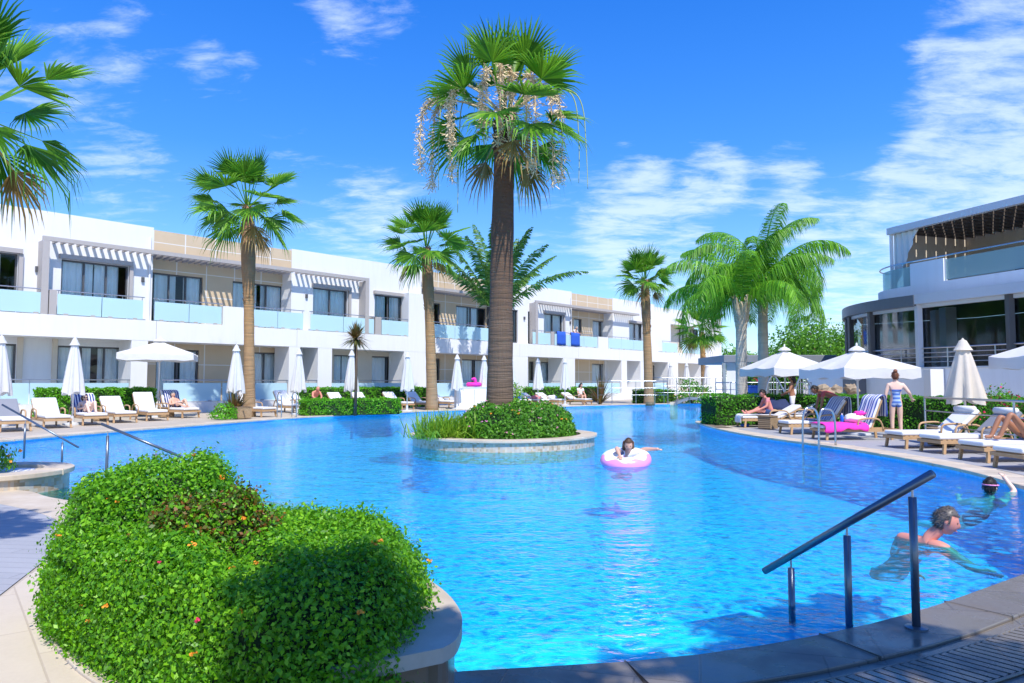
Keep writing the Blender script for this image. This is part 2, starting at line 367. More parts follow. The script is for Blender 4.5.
    h = mathn(t, 'ADD', mathn(t, 'ADD', h, mathn(t, 'MULTIPLY', w3, 0.8)), mathn(t, 'MULTIPLY', w4, 0.24))
    bp = N(t, 'ShaderNodeBump'); bp.inputs['Strength'].default_value = 0.60; bp.inputs['Distance'].default_value = 0.085; L(t, h, bp.inputs['Height'])
    fr = N(t, 'ShaderNodeFresnel'); fr.inputs[0].default_value = 1.33; L(t, bp.outputs[0], fr.inputs['Normal'])
    gl = N(t, 'ShaderNodeBsdfGlossy'); gl.inputs['Roughness'].default_value = 0.03; L(t, bp.outputs[0], gl.inputs['Normal'])
    rf = N(t, 'ShaderNodeBsdfRefraction'); rf.inputs['IOR'].default_value = 1.33; rf.inputs['Roughness'].default_value = 0.0
    rf.inputs['Color'].default_value = (0.20, 0.96, 1.0, 1)
    bp2 = N(t, 'ShaderNodeBump'); bp2.inputs['Strength'].default_value = 0.5; bp2.inputs['Distance'].default_value = 0.035; L(t, h, bp2.inputs['Height']); L(t, bp2.outputs[0], rf.inputs['Normal'])
    tr = N(t, 'ShaderNodeBsdfTransparent'); tr.inputs[0].default_value = (0.24, 0.97, 1.0, 1)
    # cell pattern painted into the transparency imitates caustic light on the pool floor
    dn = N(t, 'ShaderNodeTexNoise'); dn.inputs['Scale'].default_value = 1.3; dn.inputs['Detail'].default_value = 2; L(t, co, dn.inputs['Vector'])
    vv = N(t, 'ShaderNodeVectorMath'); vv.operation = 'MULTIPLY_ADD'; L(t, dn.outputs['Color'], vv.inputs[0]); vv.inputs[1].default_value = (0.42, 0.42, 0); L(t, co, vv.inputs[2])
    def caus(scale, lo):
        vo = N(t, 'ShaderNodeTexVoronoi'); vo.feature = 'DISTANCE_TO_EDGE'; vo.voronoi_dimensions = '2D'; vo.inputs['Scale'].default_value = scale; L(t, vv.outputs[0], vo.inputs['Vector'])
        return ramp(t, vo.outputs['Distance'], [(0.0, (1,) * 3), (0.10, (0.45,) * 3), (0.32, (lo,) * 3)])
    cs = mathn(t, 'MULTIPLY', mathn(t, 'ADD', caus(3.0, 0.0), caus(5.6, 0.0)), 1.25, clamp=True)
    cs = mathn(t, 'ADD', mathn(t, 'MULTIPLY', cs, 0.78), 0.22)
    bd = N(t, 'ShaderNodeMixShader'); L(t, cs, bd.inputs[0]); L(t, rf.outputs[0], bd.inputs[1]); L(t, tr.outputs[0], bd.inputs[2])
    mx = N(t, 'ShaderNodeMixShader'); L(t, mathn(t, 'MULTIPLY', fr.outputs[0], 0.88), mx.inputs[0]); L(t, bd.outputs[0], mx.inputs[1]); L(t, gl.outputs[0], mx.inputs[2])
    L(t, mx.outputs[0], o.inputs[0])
    # ring float: pink below, white icing with coloured sprinkles above a wavy line
    m, t, b, o = newmat('icing')
    vo = N(t, 'ShaderNodeTexVoronoi'); vo.inputs['Scale'].default_value = 16; L(t, objco(t), vo.inputs['Vector'])
    dot = mathn(t, 'LESS_THAN', vo.outputs['Distance'], 0.24)
    hv = N(t, 'ShaderNodeHueSaturation'); hv.inputs['Saturation'].default_value = 1.6; L(t, vo.outputs['Color'], hv.inputs['Color'])
    L(t, mixc(t, mathn(t, 'MULTIPLY', dot, 0.6), (0.84, 0.84, 0.86), hv.outputs[0]), b.inputs['Base Color']); b.inputs['Roughness'].default_value = 0.3
make_mats()
M = MATS
# ---------------------------------------------------------------- mesh and scene helpers
def smoothpath(pts, sub=6, closed=False):
    P = [Vector(p) for p in pts]; n = len(P); out = []
    for i in range(n if closed else n - 1):
        g = (lambda k: P[k % n]) if closed else (lambda k: P[min(max(k, 0), n - 1)])
        a, b, c, d = g(i - 1), g(i), g(i + 1), g(i + 2)
        for s in range(sub):
            u = s / sub
            out.append(0.5 * ((2 * b) + (c - a) * u + (2 * a - 5 * b + 4 * c - d) * u * u + (3 * b - a - 3 * c + d) * u ** 3))
    if not closed: out.append(P[-1].copy())
    return out
class MB:
    def __init__(s): s.v = []; s.f = []; s.m = []; s.cur = 0; s.T = None
    def add(s, vs, fs):
        o = len(s.v)
        s.v.extend([tuple(s.T @ Vector(v)) for v in vs] if s.T is not None else [tuple(v) for v in vs])
        s.f.extend([tuple(i + o for i in f) for f in fs]); s.m.extend([s.cur] * len(fs)); return s
    def box(s, x0, x1, y0, y1, z0, z1):
        return s.add([(x0, y0, z0), (x1, y0, z0), (x1, y1, z0), (x0, y1, z0), (x0, y0, z1), (x1, y0, z1), (x1, y1, z1), (x0, y1, z1)],
                     [(0, 3, 2, 1), (4, 5, 6, 7), (0, 1, 5, 4), (1, 2, 6, 5), (2, 3, 7, 6), (3, 0, 4, 7)])
    def bar(s, a, b, w, h=None, up=(0, 0, 1)):
        a, b = Vector(a), Vector(b); h = h or w; d = (b - a).normalized(); u = Vector(up)
        if abs(d.dot(u)) > 0.98: u = Vector((0, 1, 0))
        x = d.cross(u).normalized(); y = x.cross(d)
        vs = []
        for p in (a, b):
            for i, j in ((-1, -1), (1, -1), (1, 1), (-1, 1)): vs.append(p + x * (i * w / 2) + y * (j * h / 2))
        return s.add(vs, [(3, 2, 1, 0), (4, 5, 6, 7), (0, 1, 5, 4), (1, 2, 6, 5), (2, 3, 7, 6), (3, 0, 4, 7)])
    def tube(s, pts, r, n=8, caps=True):
        P = [Vector(p) for p in pts]; rr = r if isinstance(r, (list, tuple)) else [r] * len(P)
        vs = []; ref = None
        for i, p in enumerate(P):
            t = (P[min(i + 1, len(P) - 1)] - P[max(i - 1, 0)]).normalized()
            if ref is None:
                ref = Vector((1, 0, 0)) if abs(t.x) < 0.9 else Vector((0, 1, 0))
            x = (ref - t * ref.dot(t)).normalized(); ref = x; y = t.cross(x)
            for k in range(n):
                a = 2 * PI * k / n; vs.append(p + (x * math.cos(a) + y * math.sin(a)) * rr[i])
        fs = [(i * n + k, i * n + (k + 1) % n, (i + 1) * n + (k + 1) % n, (i + 1) * n + k) for i in range(len(P) - 1) for k in range(n)]
        if caps: fs += [tuple(range(n))[::-1], tuple((len(P) - 1) * n + k for k in range(n))]
        return s.add(vs, fs)
    def lathe(s, prof, n=24, c=(0, 0, 0), rad=None):
        vs = []
        for i, (r, z) in enumerate(prof):
            for k in range(n):
                a = 2 * PI * k / n; q = r * (rad(a, i) if rad else 1); vs.append((c[0] + q * math.cos(a), c[1] + q * math.sin(a), c[2] + z))
        fs = [(i * n + k, i * n + (k + 1) % n, (i + 1) * n + (k + 1) % n, (i + 1) * n + k) for i in range(len(prof) - 1) for k in range(n)]
        fs += [tuple(range(n))[::-1], tuple((len(prof) - 1) * n + k for k in range(n))]
        return s.add(vs, fs)
    def prism(s, outline, z0, z1):
        o = [Vector((p[0], p[1], 0)) for p in outline]; n = len(o)
        area = sum(o[i].x * o[(i + 1) % n].y - o[(i + 1) % n].x * o[i].y for i in range(n))
        if area < 0: o.reverse()
        tr = tessellate_polygon([o])
        vs = [(p.x, p.y, z0) for p in o] + [(p.x, p.y, z1) for p in o]
        fs = [(i, (i + 1) % n, (i + 1) % n + n, i + n) for i in range(n)]
        for t in tr:
            a, b, c = [o[i] for i in t]
            if (b - a).cross(c - a).z < 0: t = t[::-1]
            fs.append(tuple(i + n for i in t)); fs.append(tuple(t[::-1]))
        return s.add(vs, fs)
    def strip(s, path, off0, off1, z0, z1):
        """a band along a 2D path, between two offsets to its left, with top, bottom and sides"""
        P = [Vector((p[0], p[1])) for p in path]; n = len(P); vs = []
        for i, p in enumerate(P):
            t = (P[min(i + 1, n - 1)] - P[max(i - 1, 0)]).normalized(); q = Vector((-t.y, t.x))
            za, zb = (z0, z1)
            for o, z in ((off0, za), (off1, za), (off1, zb), (off0, zb)): vs.append((*(p + q * o), z))
        fs = []
        for i in range(n - 1):
            a, b = i * 4, i * 4 + 4
            for k in range(4): fs.append((a + k, a + (k + 1) % 4, b + (k + 1) % 4, b + k))
        fs += [(0, 1, 2, 3), tuple((n - 1) * 4 + k for k in (3, 2, 1, 0))]
        return s.add(vs, fs)
    def ball(s, c, r, n=10, m=7, sc=(1, 1, 1)):
        c = Vector(c); vs = [c + Vector((0, 0, -r * sc[2]))]
        for j in range(1, m):
            ph = -PI / 2 + PI * j / m
            for k in range(n):
                a = 2 * PI * k / n
                vs.append(c + Vector((math.cos(ph) * math.cos(a) * sc[0], math.cos(ph) * math.sin(a) * sc[1], math.sin(ph) * sc[2])) * r)
        vs.append(c + Vector((0, 0, r * sc[2]))); e = len(vs) - 1
        fs = [(0, 1 + (k + 1) % n, 1 + k) for k in range(n)]
        for j in range(m - 2):
            fs += [(1 + j * n + k, 1 + j * n + (k + 1) % n, 1 + (j + 1) * n + (k + 1) % n, 1 + (j + 1) * n + k) for k in range(n)]
        fs += [(1 + (m - 2) * n + k, 1 + (m - 2) * n + (k + 1) % n, e) for k in range(n)]
        return s.add(vs, fs)
    def mesh(s, name, mats, smooth=False):
        me = bpy.data.meshes.new(name); me.from_pydata(s.v, [], s.f)
        for m in (mats if isinstance(mats, (list, tuple)) else [mats]): me.materials.append(M[m])
        if any(s.m): me.polygons.foreach_set('material_index', s.m)
        if smooth: me.polygons.foreach_set('use_smooth', [True] * len(s.f))
        me.validate(); me.update(); return me
    def build(s, name, mats, parent=None, smooth=False, bevel=0.0, loc=None):
        o = bpy.data.objects.new(name, s.mesh(name, mats, smooth)); COL.objects.link(o)
        if parent is not None: o.parent = parent
        if loc is not None: o.location = loc
        if bevel:
            b = o.modifiers.new('bevel', 'BEVEL'); b.width = bevel; b.segments = 2; b.limit_method = 'ANGLE'
        return o
def tag(o, label=None, cat=None, group=None, kind=None):
    if label: o['label'] = label
    if cat: o['category'] = cat
    if group: o['group'] = group
    if kind: o['kind'] = kind
    return o
def thing(name, label, cat, loc=(0, 0, 0), rz=0.0, group=None):
    o = bpy.data.objects.new(name, None); COL.objects.link(o); o.empty_display_size = 0.2
    o.location = loc; o.rotation_euler = (0, 0, rz)
    return tag(o, label, cat, group)
def copy_tree(o, parent=None):
    c = o.copy(); COL.objects.link(c)
    if parent is not None: c.parent = parent
    for ch in list(o.children): copy_tree(ch, c)
    return c
def struct(o): o['kind'] = 'structure'; return o
def npmesh(name, V, Fc, mats, mi=None, smooth=False, parent=None, loc=None):
    """object from numpy arrays: V (n,3), Fc (m,4) or (m,3)"""
    me = bpy.data.meshes.new(name); n, k = len(Fc), Fc.shape[1]
    me.vertices.add(len(V)); me.vertices.foreach_set('co', V.astype(np.float32).ravel())
    me.loops.add(n * k); me.loops.foreach_set('vertex_index', Fc.astype(np.int32).ravel())
    me.polygons.add(n); me.polygons.foreach_set('loop_start', np.arange(0, n * k, k, dtype=np.int32))
    for m in (mats if isinstance(mats, (list, tuple)) else [mats]): me.materials.append(M[m])
    if mi is not None: me.polygons.foreach_set('material_index', mi.astype(np.int32))
    if smooth: me.polygons.foreach_set('use_smooth', [True] * n)
    me.update(calc_edges=True); me.validate()
    o = bpy.data.objects.new(name, me); COL.objects.link(o)
    if parent is not None: o.parent = parent
    if loc is not None: o.location = loc
    return o
def leaf_arrays(P, Nn, size, rng, aspect=0.55, tilt=0.8, svar=0.4, droop=0.0):
    """one folded four-point leaf per point"""
    n = len(P)
    nr = Nn + rng.normal(0, tilt, (n, 3)); nr /= np.linalg.norm(nr, axis=1)[:, None] + 1e-9
    a = rng.normal(0, 1, (n, 3)); a[:, 2] -= droop; t = a - nr * (a * nr).sum(1)[:, None]; t /= np.linalg.norm(t, axis=1)[:, None] + 1e-9
    b = np.cross(nr, t); sz = size * (1 + rng.uniform(-svar, svar, n))[:, None]
    V = np.empty((n, 4, 3)); w = sz * aspect * 0.5
    V[:, 0] = P - t * sz * 0.5; V[:, 1] = P + b * w - nr * sz * 0.08; V[:, 2] = P + t * sz * 0.5 - nr * sz * 0.10; V[:, 3] = P - b * w - nr * sz * 0.08
    return V.reshape(-1, 3), np.arange(n * 4).reshape(-1, 4)
def leaves(name, P, Nn, size, mat, seed, parent=None, **kw):
    V, Fc = leaf_arrays(np.asarray(P, float), np.asarray(Nn, float), size, np.random.default_rng(seed), **kw)
    return npmesh(name, V, Fc, mat, parent=parent)
# ---------------------------------------------------------------- ground, pool, water
WATER = -0.07
def px(*a): return [at(*p).xy.to_tuple() for p in a]
NEAR = px((474, 677), (640, 667), (760, 652), (870, 630), (940, 610), (1030, 577))
RIGHT = [(4.7, 6.0), (5.9, 7.3), (6.55, 8.5)] + px((1024, 487), (950, 467.5), (850, 449.5), (760, 437), (718, 429), (700, 423.5))
BEHIND = [(6.9, 26.5), (9.5, 29.0), (12.3, 33.5), (14.0, 39), (14.9, 44), (14.6, 48.5)]
FAR = px((690, 403.6), (660, 403.9), (620, 404.8), (590, 405.5), (520, 408), (430, 411), (400, 412.5), (300, 417.5), (200, 425), (100, 432.5), (50, 436.5), (0, 441)) + [(-13.6, 16.0), (-14.6, 13.4)]
LEFT = [(-14.0, 11.2), (-12.0, 9.9), (-9.5, 9.5)] + px((0, 490), (50, 498), (95, 507), (125, 520)) + [(-3.35, 6.4), (-2.75, 5.75), (-2.2, 5.3)]
ISLE = [(-1.5, 5.1), (-0.92, 4.72), (-0.50, 4.15), (-0.27, 3.60), (-0.22, 3.30)]
pool = []
for seg, sub in ((NEAR, 5), (RIGHT, 4), (BEHIND, 3), (FAR, 3), (LEFT, 4), (ISLE, 4)):
    pool.append(smoothpath([(*p, 0) for p in seg], sub))
POOL = [p.xy for seg in pool for p in seg]
def clean(pts, tol=0.02):
    o = []
    for p in pts:
        if not o or (p - o[-1]).length > tol: o.append(p)
    if (o[0] - o[-1]).length < tol: o.pop()
    return o
POOL = clean(POOL)
area = sum(POOL[i].x * POOL[(i + 1) % len(POOL)].y - POOL[(i + 1) % len(POOL)].x * POOL[i].y for i in range(len(POOL)))
if area < 0: POOL.reverse()          # counter-clockwise: water to the left

def sheet(name, outline, z, mat, hole=None, smooth=False):
    rings = [[Vector((p[0], p[1], 0)) for p in outline]]
    if hole: rings.append([Vector((p[0], p[1], 0)) for p in hole])
    tr = tessellate_polygon(rings); vs = [p for r in rings for p in r]; b = MB(); fs = []
    for t in tr:
        a, c, d = [vs[i] for i in t]
        fs.append(t if (c - a).cross(d - a).z > 0 else t[::-1])
    b.add([(p.x, p.y, z) for p in vs], fs)
    return b.build(name, mat)
big = [(700 * math.cos(2 * PI * k / 48), 700 * math.sin(2 * PI * k / 48)) for k in range(48)]
struct(sheet('ground', big, 0.0, 'paving', hole=POOL))
struct(sheet('pool_floor', POOL, -1.05, 'pool_tile'))
struct(sheet('pool_water', POOL, WATER, 'pool_water'))
b = MB(); n = len(POOL)
b.add([(*p, -1.052) for p in POOL] + [(*p, 0.0) for p in POOL], [((i + 1) % n, i, i + n, (i + 1) % n + n) for i in range(n)])
struct(b.build('pool_sides', 'pool_tile'))

def band(path, o0, o1, z0, z1, name, mat, bevel=0.0):
    return MB().strip([(p[0], p[1]) for p in path], o0, o1, z0, z1).build(name, mat, bevel=bevel)
def slabs(path, o0, o1, z0, z1, name, mat, step=0.85, gap=0.010, bevel=0.006):
    """a coping of separate stones with open joints"""
    P = [Vector((p[0], p[1])) for p in path]; S = [0.0]
    for i in range(1, len(P)): S.append(S[-1] + (P[i] - P[i - 1]).length)
    def pt(s_):
        i = max(1, min(len(P) - 1, next((k for k in range(len(S)) if S[k] >= s_), len(S) - 1))); f = (s_ - S[i - 1]) / max(1e-6, S[i] - S[i - 1]); return P[i - 1].lerp(P[i], f)
    b = MB(); n = max(1, round(S[-1] / step)); st = S[-1] / n
    for k in range(n):
        a, c = k * st + gap / 2, (k + 1) * st - gap / 2
        b.strip([tuple(pt(a + (c - a) * q / 3)) for q in range(4)], o0, o1, z0, z1)
    return b.build(name, mat, bevel=bevel)
near = clean([p.xy for p in smoothpath([(*p, 0) for p in NEAR + RIGHT[:4]], 6)])
right = clean([p.xy for p in smoothpath([(*p, 0) for p in [NEAR[-1]] + RIGHT], 6)])
tipp = clean([p.xy for p in smoothpath([(*p, 0) for p in RIGHT[-2:] + BEHIND], 4)])
far = clean([p.xy for p in smoothpath([(*p, 0) for p in FAR], 4)])
left = clean([p.xy for p in smoothpath([(*p, 0) for p in LEFT], 5)])
# paths run with water on their left, so land is at negative offsets
nearonly = clean([p.xy for p in smoothpath([(*p, 0) for p in [(-0.62, 3.42)] + NEAR], 6)])
struct(slabs(nearonly, -0.34, 0.03, -0.03, 0.022, 'pool_coping', 'paving_wet', gap=0.004, step=1.1))
struct(slabs(right, -0.50, 0.03, -0.03, 0.022, 'pool_coping', 'coping_stone'))
struct(slabs(tipp, -0.50, 0.03, -0.03, 0.022, 'pool_coping', 'coping_stone'))
struct(slabs(far, -0.60, 0.03, -0.03, 0.022, 'pool_coping', 'coping_stone'))
struct(band(left[8:], -0.55, 0.0, -0.03, 0.010, 'pool_coping', 'coping_stone'))
# submerged steps at the near edge and the shallow entry at the left
step = MB().strip(nearonly[1:-4], 0.012, 1.05, -1.049, -0.20)
struct(step.build('pool_step', 'pool_step_tile'))
struct(MB().strip(nearonly[1:-5], 1.062, 1.5, -1.048, -0.52).build('pool_step', 'pool_tile'))
lp = [(*p, 0) for p in px((0, 490), (50, 498), (95, 507), (125, 520)) + [(-3.35, 6.4)]]
lp = clean([p.xy for p in smoothpath(lp, 5)])
struct(MB().strip(lp, 0.012, 1.0, -1.049, -0.13).build('pool_step', 'paving_wet'))
struct(MB().strip(lp, 1.012, 2.3, -1.047, -0.24).build('pool_step', 'mosaic_sand'))
# near deck: wet stone, a drain channel with cross bars, then paving
deck = [p - Vector((0, 0)) for p in nearonly]
offs = lambda path, o: [Vector(p) + Vector((-(path[min(i + 1, len(path) - 1)] - path[max(i - 1, 0)]).normalized().y, (path[min(i + 1, len(path) - 1)] - path[max(i - 1, 0)]).normalized().x)) * o for i, p in enumerate(path)]
struct(sheet('deck_paving', offs(nearonly, -0.345) + [(5.2, 4.9), (5.6, 1.0), (3, -3), (-1.0, -3), (-0.6, 1.5), (-0.22, 2.4)][0:6], 0.004, 'paving_wet'))
struct(MB().strip(nearonly, -0.75, -0.43, 0.004, 0.0075).build('drain_channel', 'interior'))
g = MB(); pth = [Vector((*p, 0)) for p in offs(nearonly, -0.59)]
acc = 0.0
for i in range(len(pth) - 1):
    a, c = pth[i], pth[i + 1]; l = (c - a).length; d = (c - a) / l; q = Vector((-d.y, d.x, 0)); s = (-acc) % 0.062
    while s < l:
        p = a + d * s; p.z = 0.013; g.bar(p - q * 0.155 + d * 0.03, p + q * 0.155 - d * 0.03, 0.046, 0.010); s += 0.062
    acc += l
for o in (-0.755, -0.425): g.tube([(p.x, p.y, 0.012) for p in offs(nearonly, o)], 0.008, 6)
tag(g.build('drain_grate', 'paving_wet'), 'long curved drain grate of stone cross bars beside the near pool edge', 'drain grate')

# sandy and grey paving by the flower mound
lc = offs(left, -0.40)
sand = px((0, 598), (48, 562), (64, 532), (50, 503), (60, 499)) + [(-4.85, 8.2), (-3.4, 6.2), (-2.5, 5.2), (-1.2, 4.2), (-0.9, 2.6), (-0.9, 0.5), (-4, 0.5), (-6, 3.0)]
struct(sheet('sandstone_path', sand, 0.004, 'paving_sand'))
grey = px((-260, 560), (-60, 500), (0, 496), (44, 505), (57, 520), (60, 534), (46, 560), (0, 596)) + [(-6.5, 3.6)]
struct(sheet('grey_path', grey, 0.008, 'paving_grey'))
k = MB(); arc = [at(x, y, 0).xy for x, y in ((130, 548), (110, 575), (80, 600), (68, 622), (80, 640), (110, 668), (150, 690))]
arc = [p.xy for p in smoothpath([(*p, 0) for p in arc], 5)]
struct(MB().strip(arc, -0.13, 0.0, 0.0, 0.02).build('planter_kerb', 'coping_stone', bevel=0.006))
# lounging terraces: greyer paving under the chairs
struct(sheet('lounge_terrace', [tuple(p) for p in offs(right, -0.6)][4:-6] + [(9.0, 24.0), (13, 22), (17, 16), (16, 7), (6.6, 5.2)], 0.004, 'paving_grey'))
# ---------------------------------------------------------------- the two-storey hotel wing
HD = Vector((0.672, 0.741)).normalized(); HN = Vector((-HD.y, HD.x)); HP = Vector((-20.5, 28.8))
def U(pxx, yd=0.0):
    k = (pxx - CX) / F; p = HP + HN * yd
    # px = CX + F * X / Y
    return (k * p.y - p.x) / (HD.x - k * HD.y)
hotel = thing('hotel_building', 'long white two storey hotel wing with tan cladding and glass balconies', 'hotel', (HP.x, HP.y, 0), math.atan2(HD.y, HD.x))
ZG, ZS0, ZS1, ZROOF = 0.50, 3.34, 4.27, 8.74
YW, YT, YG = 0.65, 1.6, 1.5                     # depth of the white wall and of the tan wall
def wall(name, mat, u0, u1, z0, z1, y, th, ops):
    b = MB(); us = sorted({u0, u1} | {o[0] for o in ops} | {o[1] for o in ops})
    for a, c in zip(us, us[1:]):
        o = [q for q in ops if q[0] <= a + 1e-6 and q[1] >= c - 1e-6]
        if not o: b.box(a, c, y, y + th, z0, z1); continue
        o = o[0]
        if o[2] > z0 + 0.02: b.box(a, c, y, y + th, z0, o[2])
        if o[3] < z1 - 0.02: b.box(a, c, y, y + th, o[3], z1)
    return b.build(name, mat, hotel)
rw = random.Random(4)
def window(u0, u1, z0, z1, y, panes=2, curtain=0.75, warm=False):
    fr = MB(); w = 0.07
    fr.box(u0, u1, y + 0.06, y + 0.16, z1 - w, z1); fr.box(u0, u1, y + 0.06, y + 0.16, z0, z0 + w)
    for i in range(panes + 1):
        c = u0 + (u1 - u0) * i / panes; c = min(max(c, u0 + w / 2), u1 - w / 2)
        fr.box(c - w / 2, c + w / 2, y + 0.062, y + 0.158, z0 + w, z1 - w)
    f = fr.build('window', 'frame_dark', hotel)
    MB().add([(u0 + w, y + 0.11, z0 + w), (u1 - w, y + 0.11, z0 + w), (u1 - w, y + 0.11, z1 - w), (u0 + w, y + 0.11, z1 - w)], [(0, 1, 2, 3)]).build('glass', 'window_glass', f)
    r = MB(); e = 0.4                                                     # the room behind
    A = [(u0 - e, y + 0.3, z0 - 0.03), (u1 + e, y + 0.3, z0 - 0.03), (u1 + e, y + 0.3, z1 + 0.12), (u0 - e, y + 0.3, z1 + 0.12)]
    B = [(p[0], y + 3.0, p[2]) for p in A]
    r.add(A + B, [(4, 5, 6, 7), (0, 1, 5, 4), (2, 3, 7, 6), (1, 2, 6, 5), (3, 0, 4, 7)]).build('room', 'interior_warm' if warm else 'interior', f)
    if curtain > 0:
        curtain = min(0.97, curtain * 1.22); L_ = (u1 - u0) * curtain; s0 = u0 + (u1 - u0 - L_) * rw.choice((0.15, 0.5, 0.85)); gap = rw.uniform(0.01, 0.18) * L_
        for a, c in ((s0, s0 + (L_ - gap) * 0.55), (s0 + (L_ - gap) * 0.55 + gap, s0 + L_)):
            m = max(6, int((c - a) / 0.045)); ph = rw.random() * 6; v = []; fq = []
            for i in range(m + 1):
                x = a + (c - a) * i / m; yy = y + 0.24 + 0.045 * math.sin(i * 1.25 + ph) + 0.02 * math.sin(i * 0.53)
                v += [(x, yy, z0 + 0.03), (x, yy, z1 - 0.02)]
            for i in range(m): fq.append((2 * i, 2 * i + 2, 2 * i + 3, 2 * i + 1))
            MB().add(v, fq).build('curtain', 'curtain', f, smooth=True)
    return f
def balustrade(u0, u1, zf, y=0.03, cuts=1, posts=True):
    n = max(1, round((u1 - u0) / 2.0))
    for i in range(n):
        a, c = u0 + (u1 - u0) * i / n, u0 + (u1 - u0) * (i + 1) / n
        g = MB().box(a + 0.015, c - 0.015, y, y + 0.016, zf + 0.03, zf + 0.90).build('glass_panel', 'frosted_glass', hotel)
        k = MB()
        for q in (0.2, 0.8):
            x = a + (c - a) * q; k.box(x - 0.09, x + 0.09, y - 0.02, y + 0.045, zf, zf + 0.075)
        k.build('clamp', 'grey_trim', g)
    r = MB().tube([(u0 - 0.05, y + 0.01, zf + 1.04), (u1 + 0.05, y + 0.01, zf + 1.04)], 0.024, 8)
    for i in range(n * 2 + 1):
        x = u0 + 0.05 + (u1 - u0 - 0.1) * i / (n * 2); r.tube([(x, y + 0.02, zf + 0.86), (x, y + 0.01, zf + 1.04)], 0.014, 6)
    r.build('handrail', 'steel', hotel)
def boxpart(name, mat, *a): return MB().box(*a).build(name, mat, hotel)
def pergola(u0, u1, yb, zt=7.40, mat='grey_trim', dark=False):
    s = MB(); x = u0 + 0.2
    while x < u1 - 0.1:
        s.box(x, x + 0.10, 0.13, yb - 0.003, zt - 0.02, zt + 0.11); x += 0.31
    s.build('pergola_slats', 'dark_slat' if dark else 'grey_trim', hotel)

UEND = U(716, YW)
u_w1, u_t1, u_w2, u_t2, u_w3, u_t3, u_w4, u_w5 = [U(p, YW) for p in (-120, 150, 290, 421, 513, 572, 613, 655)]
E = UEND
# floor slabs, cornice, roof
boxpart('ground_terrace', 'white_render', u_w1, E, -0.25, 6.0, -0.2, ZG)
for a, c in ((u_w1, u_t1 - 0.02), (u_t1, u_w2), (u_w2 + 0.02, u_t2), (u_t2 + 0.02, u_w3), (u_w3 + 0.02, u_t3), (u_t3 + 0.02, u_w4 - 0.0), (u_w4 + 0.02, E)):
    boxpart('balcony_slab', 'white_render', a, c, 0.0, 5.8, ZS0, ZS1)
boxpart('rear_block', 'white_render', u_w1, E - 0.05, 6.0, 11.0, -0.2, ZROOF - 0.25)
# upper floor ------------------------------------------------ white blocks
zl = 6.76
def upper_white(u0, u1, ops, extra=()):
    wall('white_wall', 'white_render', u0, u1, ZS1, ZROOF, YW, 0.4, [(a, c, ZS1 + 0.06, zl) for a, c, *_ in ops])
    for a, c, p, cur, lint in ops:
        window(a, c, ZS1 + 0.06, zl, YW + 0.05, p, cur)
        if lint:
            boxpart('lintel', 'grey_trim', a - 0.12, c + 0.12, YW - 0.22, YW - 0.003, zl + 0.01, zl + 0.2)
            boxpart('jamb', 'grey_trim', c + 0.005, c + 0.16, YW - 0.14, YW - 0.002, ZS1, zl)
UW = lambda p: U(p, YW); UT = lambda p: U(p, YT)
upper_white(u_w1, u_t1, [(UW(-60), UW(14), 2, .6, True), (UW(58), UW(126), 3, .7, True)])
upper_white(u_w2, u_t2, [(UW(312), UW(347), 2, .9, True), (UW(374), UW(402), 2, .9, True)])
upper_white(u_w3, u_t3, [(UW(500), UW(518), 2, .5, False), (UW(528), UW(533), 1, 0, False), (UW(544), UW(563), 2, .8, True)])
upper_white(u_w4, u_w5, [(UW(629.5), UW(643), 2, .7, True)])
# last block: two small windows in a recess
wall('white_wall', 'white_render', u_w5 + 0.01, E, ZS1, ZROOF - 0.2, YW, 0.4, [(UW(671), UW(703), ZS1 + 0.02, 7.1)])
boxpart('recess_wall', 'beige_board', UW(671) - 0.1, UW(703) + 0.1, YW + 1.0, YW + 1.1, ZS1, 7.4)
for a, c in ((680, 687), (691, 698)): window(U(a, YW + 0.9), U(c, YW + 0.9), 5.0, 6.9, YW + 0.80, 2, 0.2, True)
boxpart('recess_soffit', 'white_render', UW(671) - 0.1, UW(703) + 0.1, YW + 0.402, YW + 0.998, 7.12, 7.3)
# tan sections: cladding set back, cladding parapet above
def upper_tan(u0, u1, ops):
    a0, a1 = u0 - 0.0, u1
    wall('cladding_wall', 'cladding', a0, a1, ZS1, 7.75, YT, 0.3, [(a, c, ZS1 + 0.06, zl) for a, c, *_ in ops])
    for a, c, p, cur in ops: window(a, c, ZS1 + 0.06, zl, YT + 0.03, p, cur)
    boxpart('cladding_parapet', 'cladding', u0 + 0.004, u1 - 0.004, YW + 0.02, YW + 0.3, 7.60, ZROOF - 0.10)
    boxpart('return_wall', 'white_render', u0 - 0.25, u0 - 0.004, YW + 0.402, YT + 0.3, ZS1, ZROOF - 0.3)
    boxpart('return_wall', 'white_render', u1 + 0.004, u1 + 0.25, YW + 0.402, YT + 0.3, ZS1, ZROOF - 0.3)
    pergola(u0, u1, YT)
upper_tan(u_t1, u_w2, [(UT(150), UT(201), 3, .75), (UT(231), UT(282), 3, .85)])
upper_tan(u_t2, u_w3, [(UT(430), UT(440), 1, .5), (UT(456), UT(486), 2, .6)])
upper_tan(u_t3, u_w4, [(UT(574), UT(582), 1, .6), (UT(593), UT(611), 2, .7)])
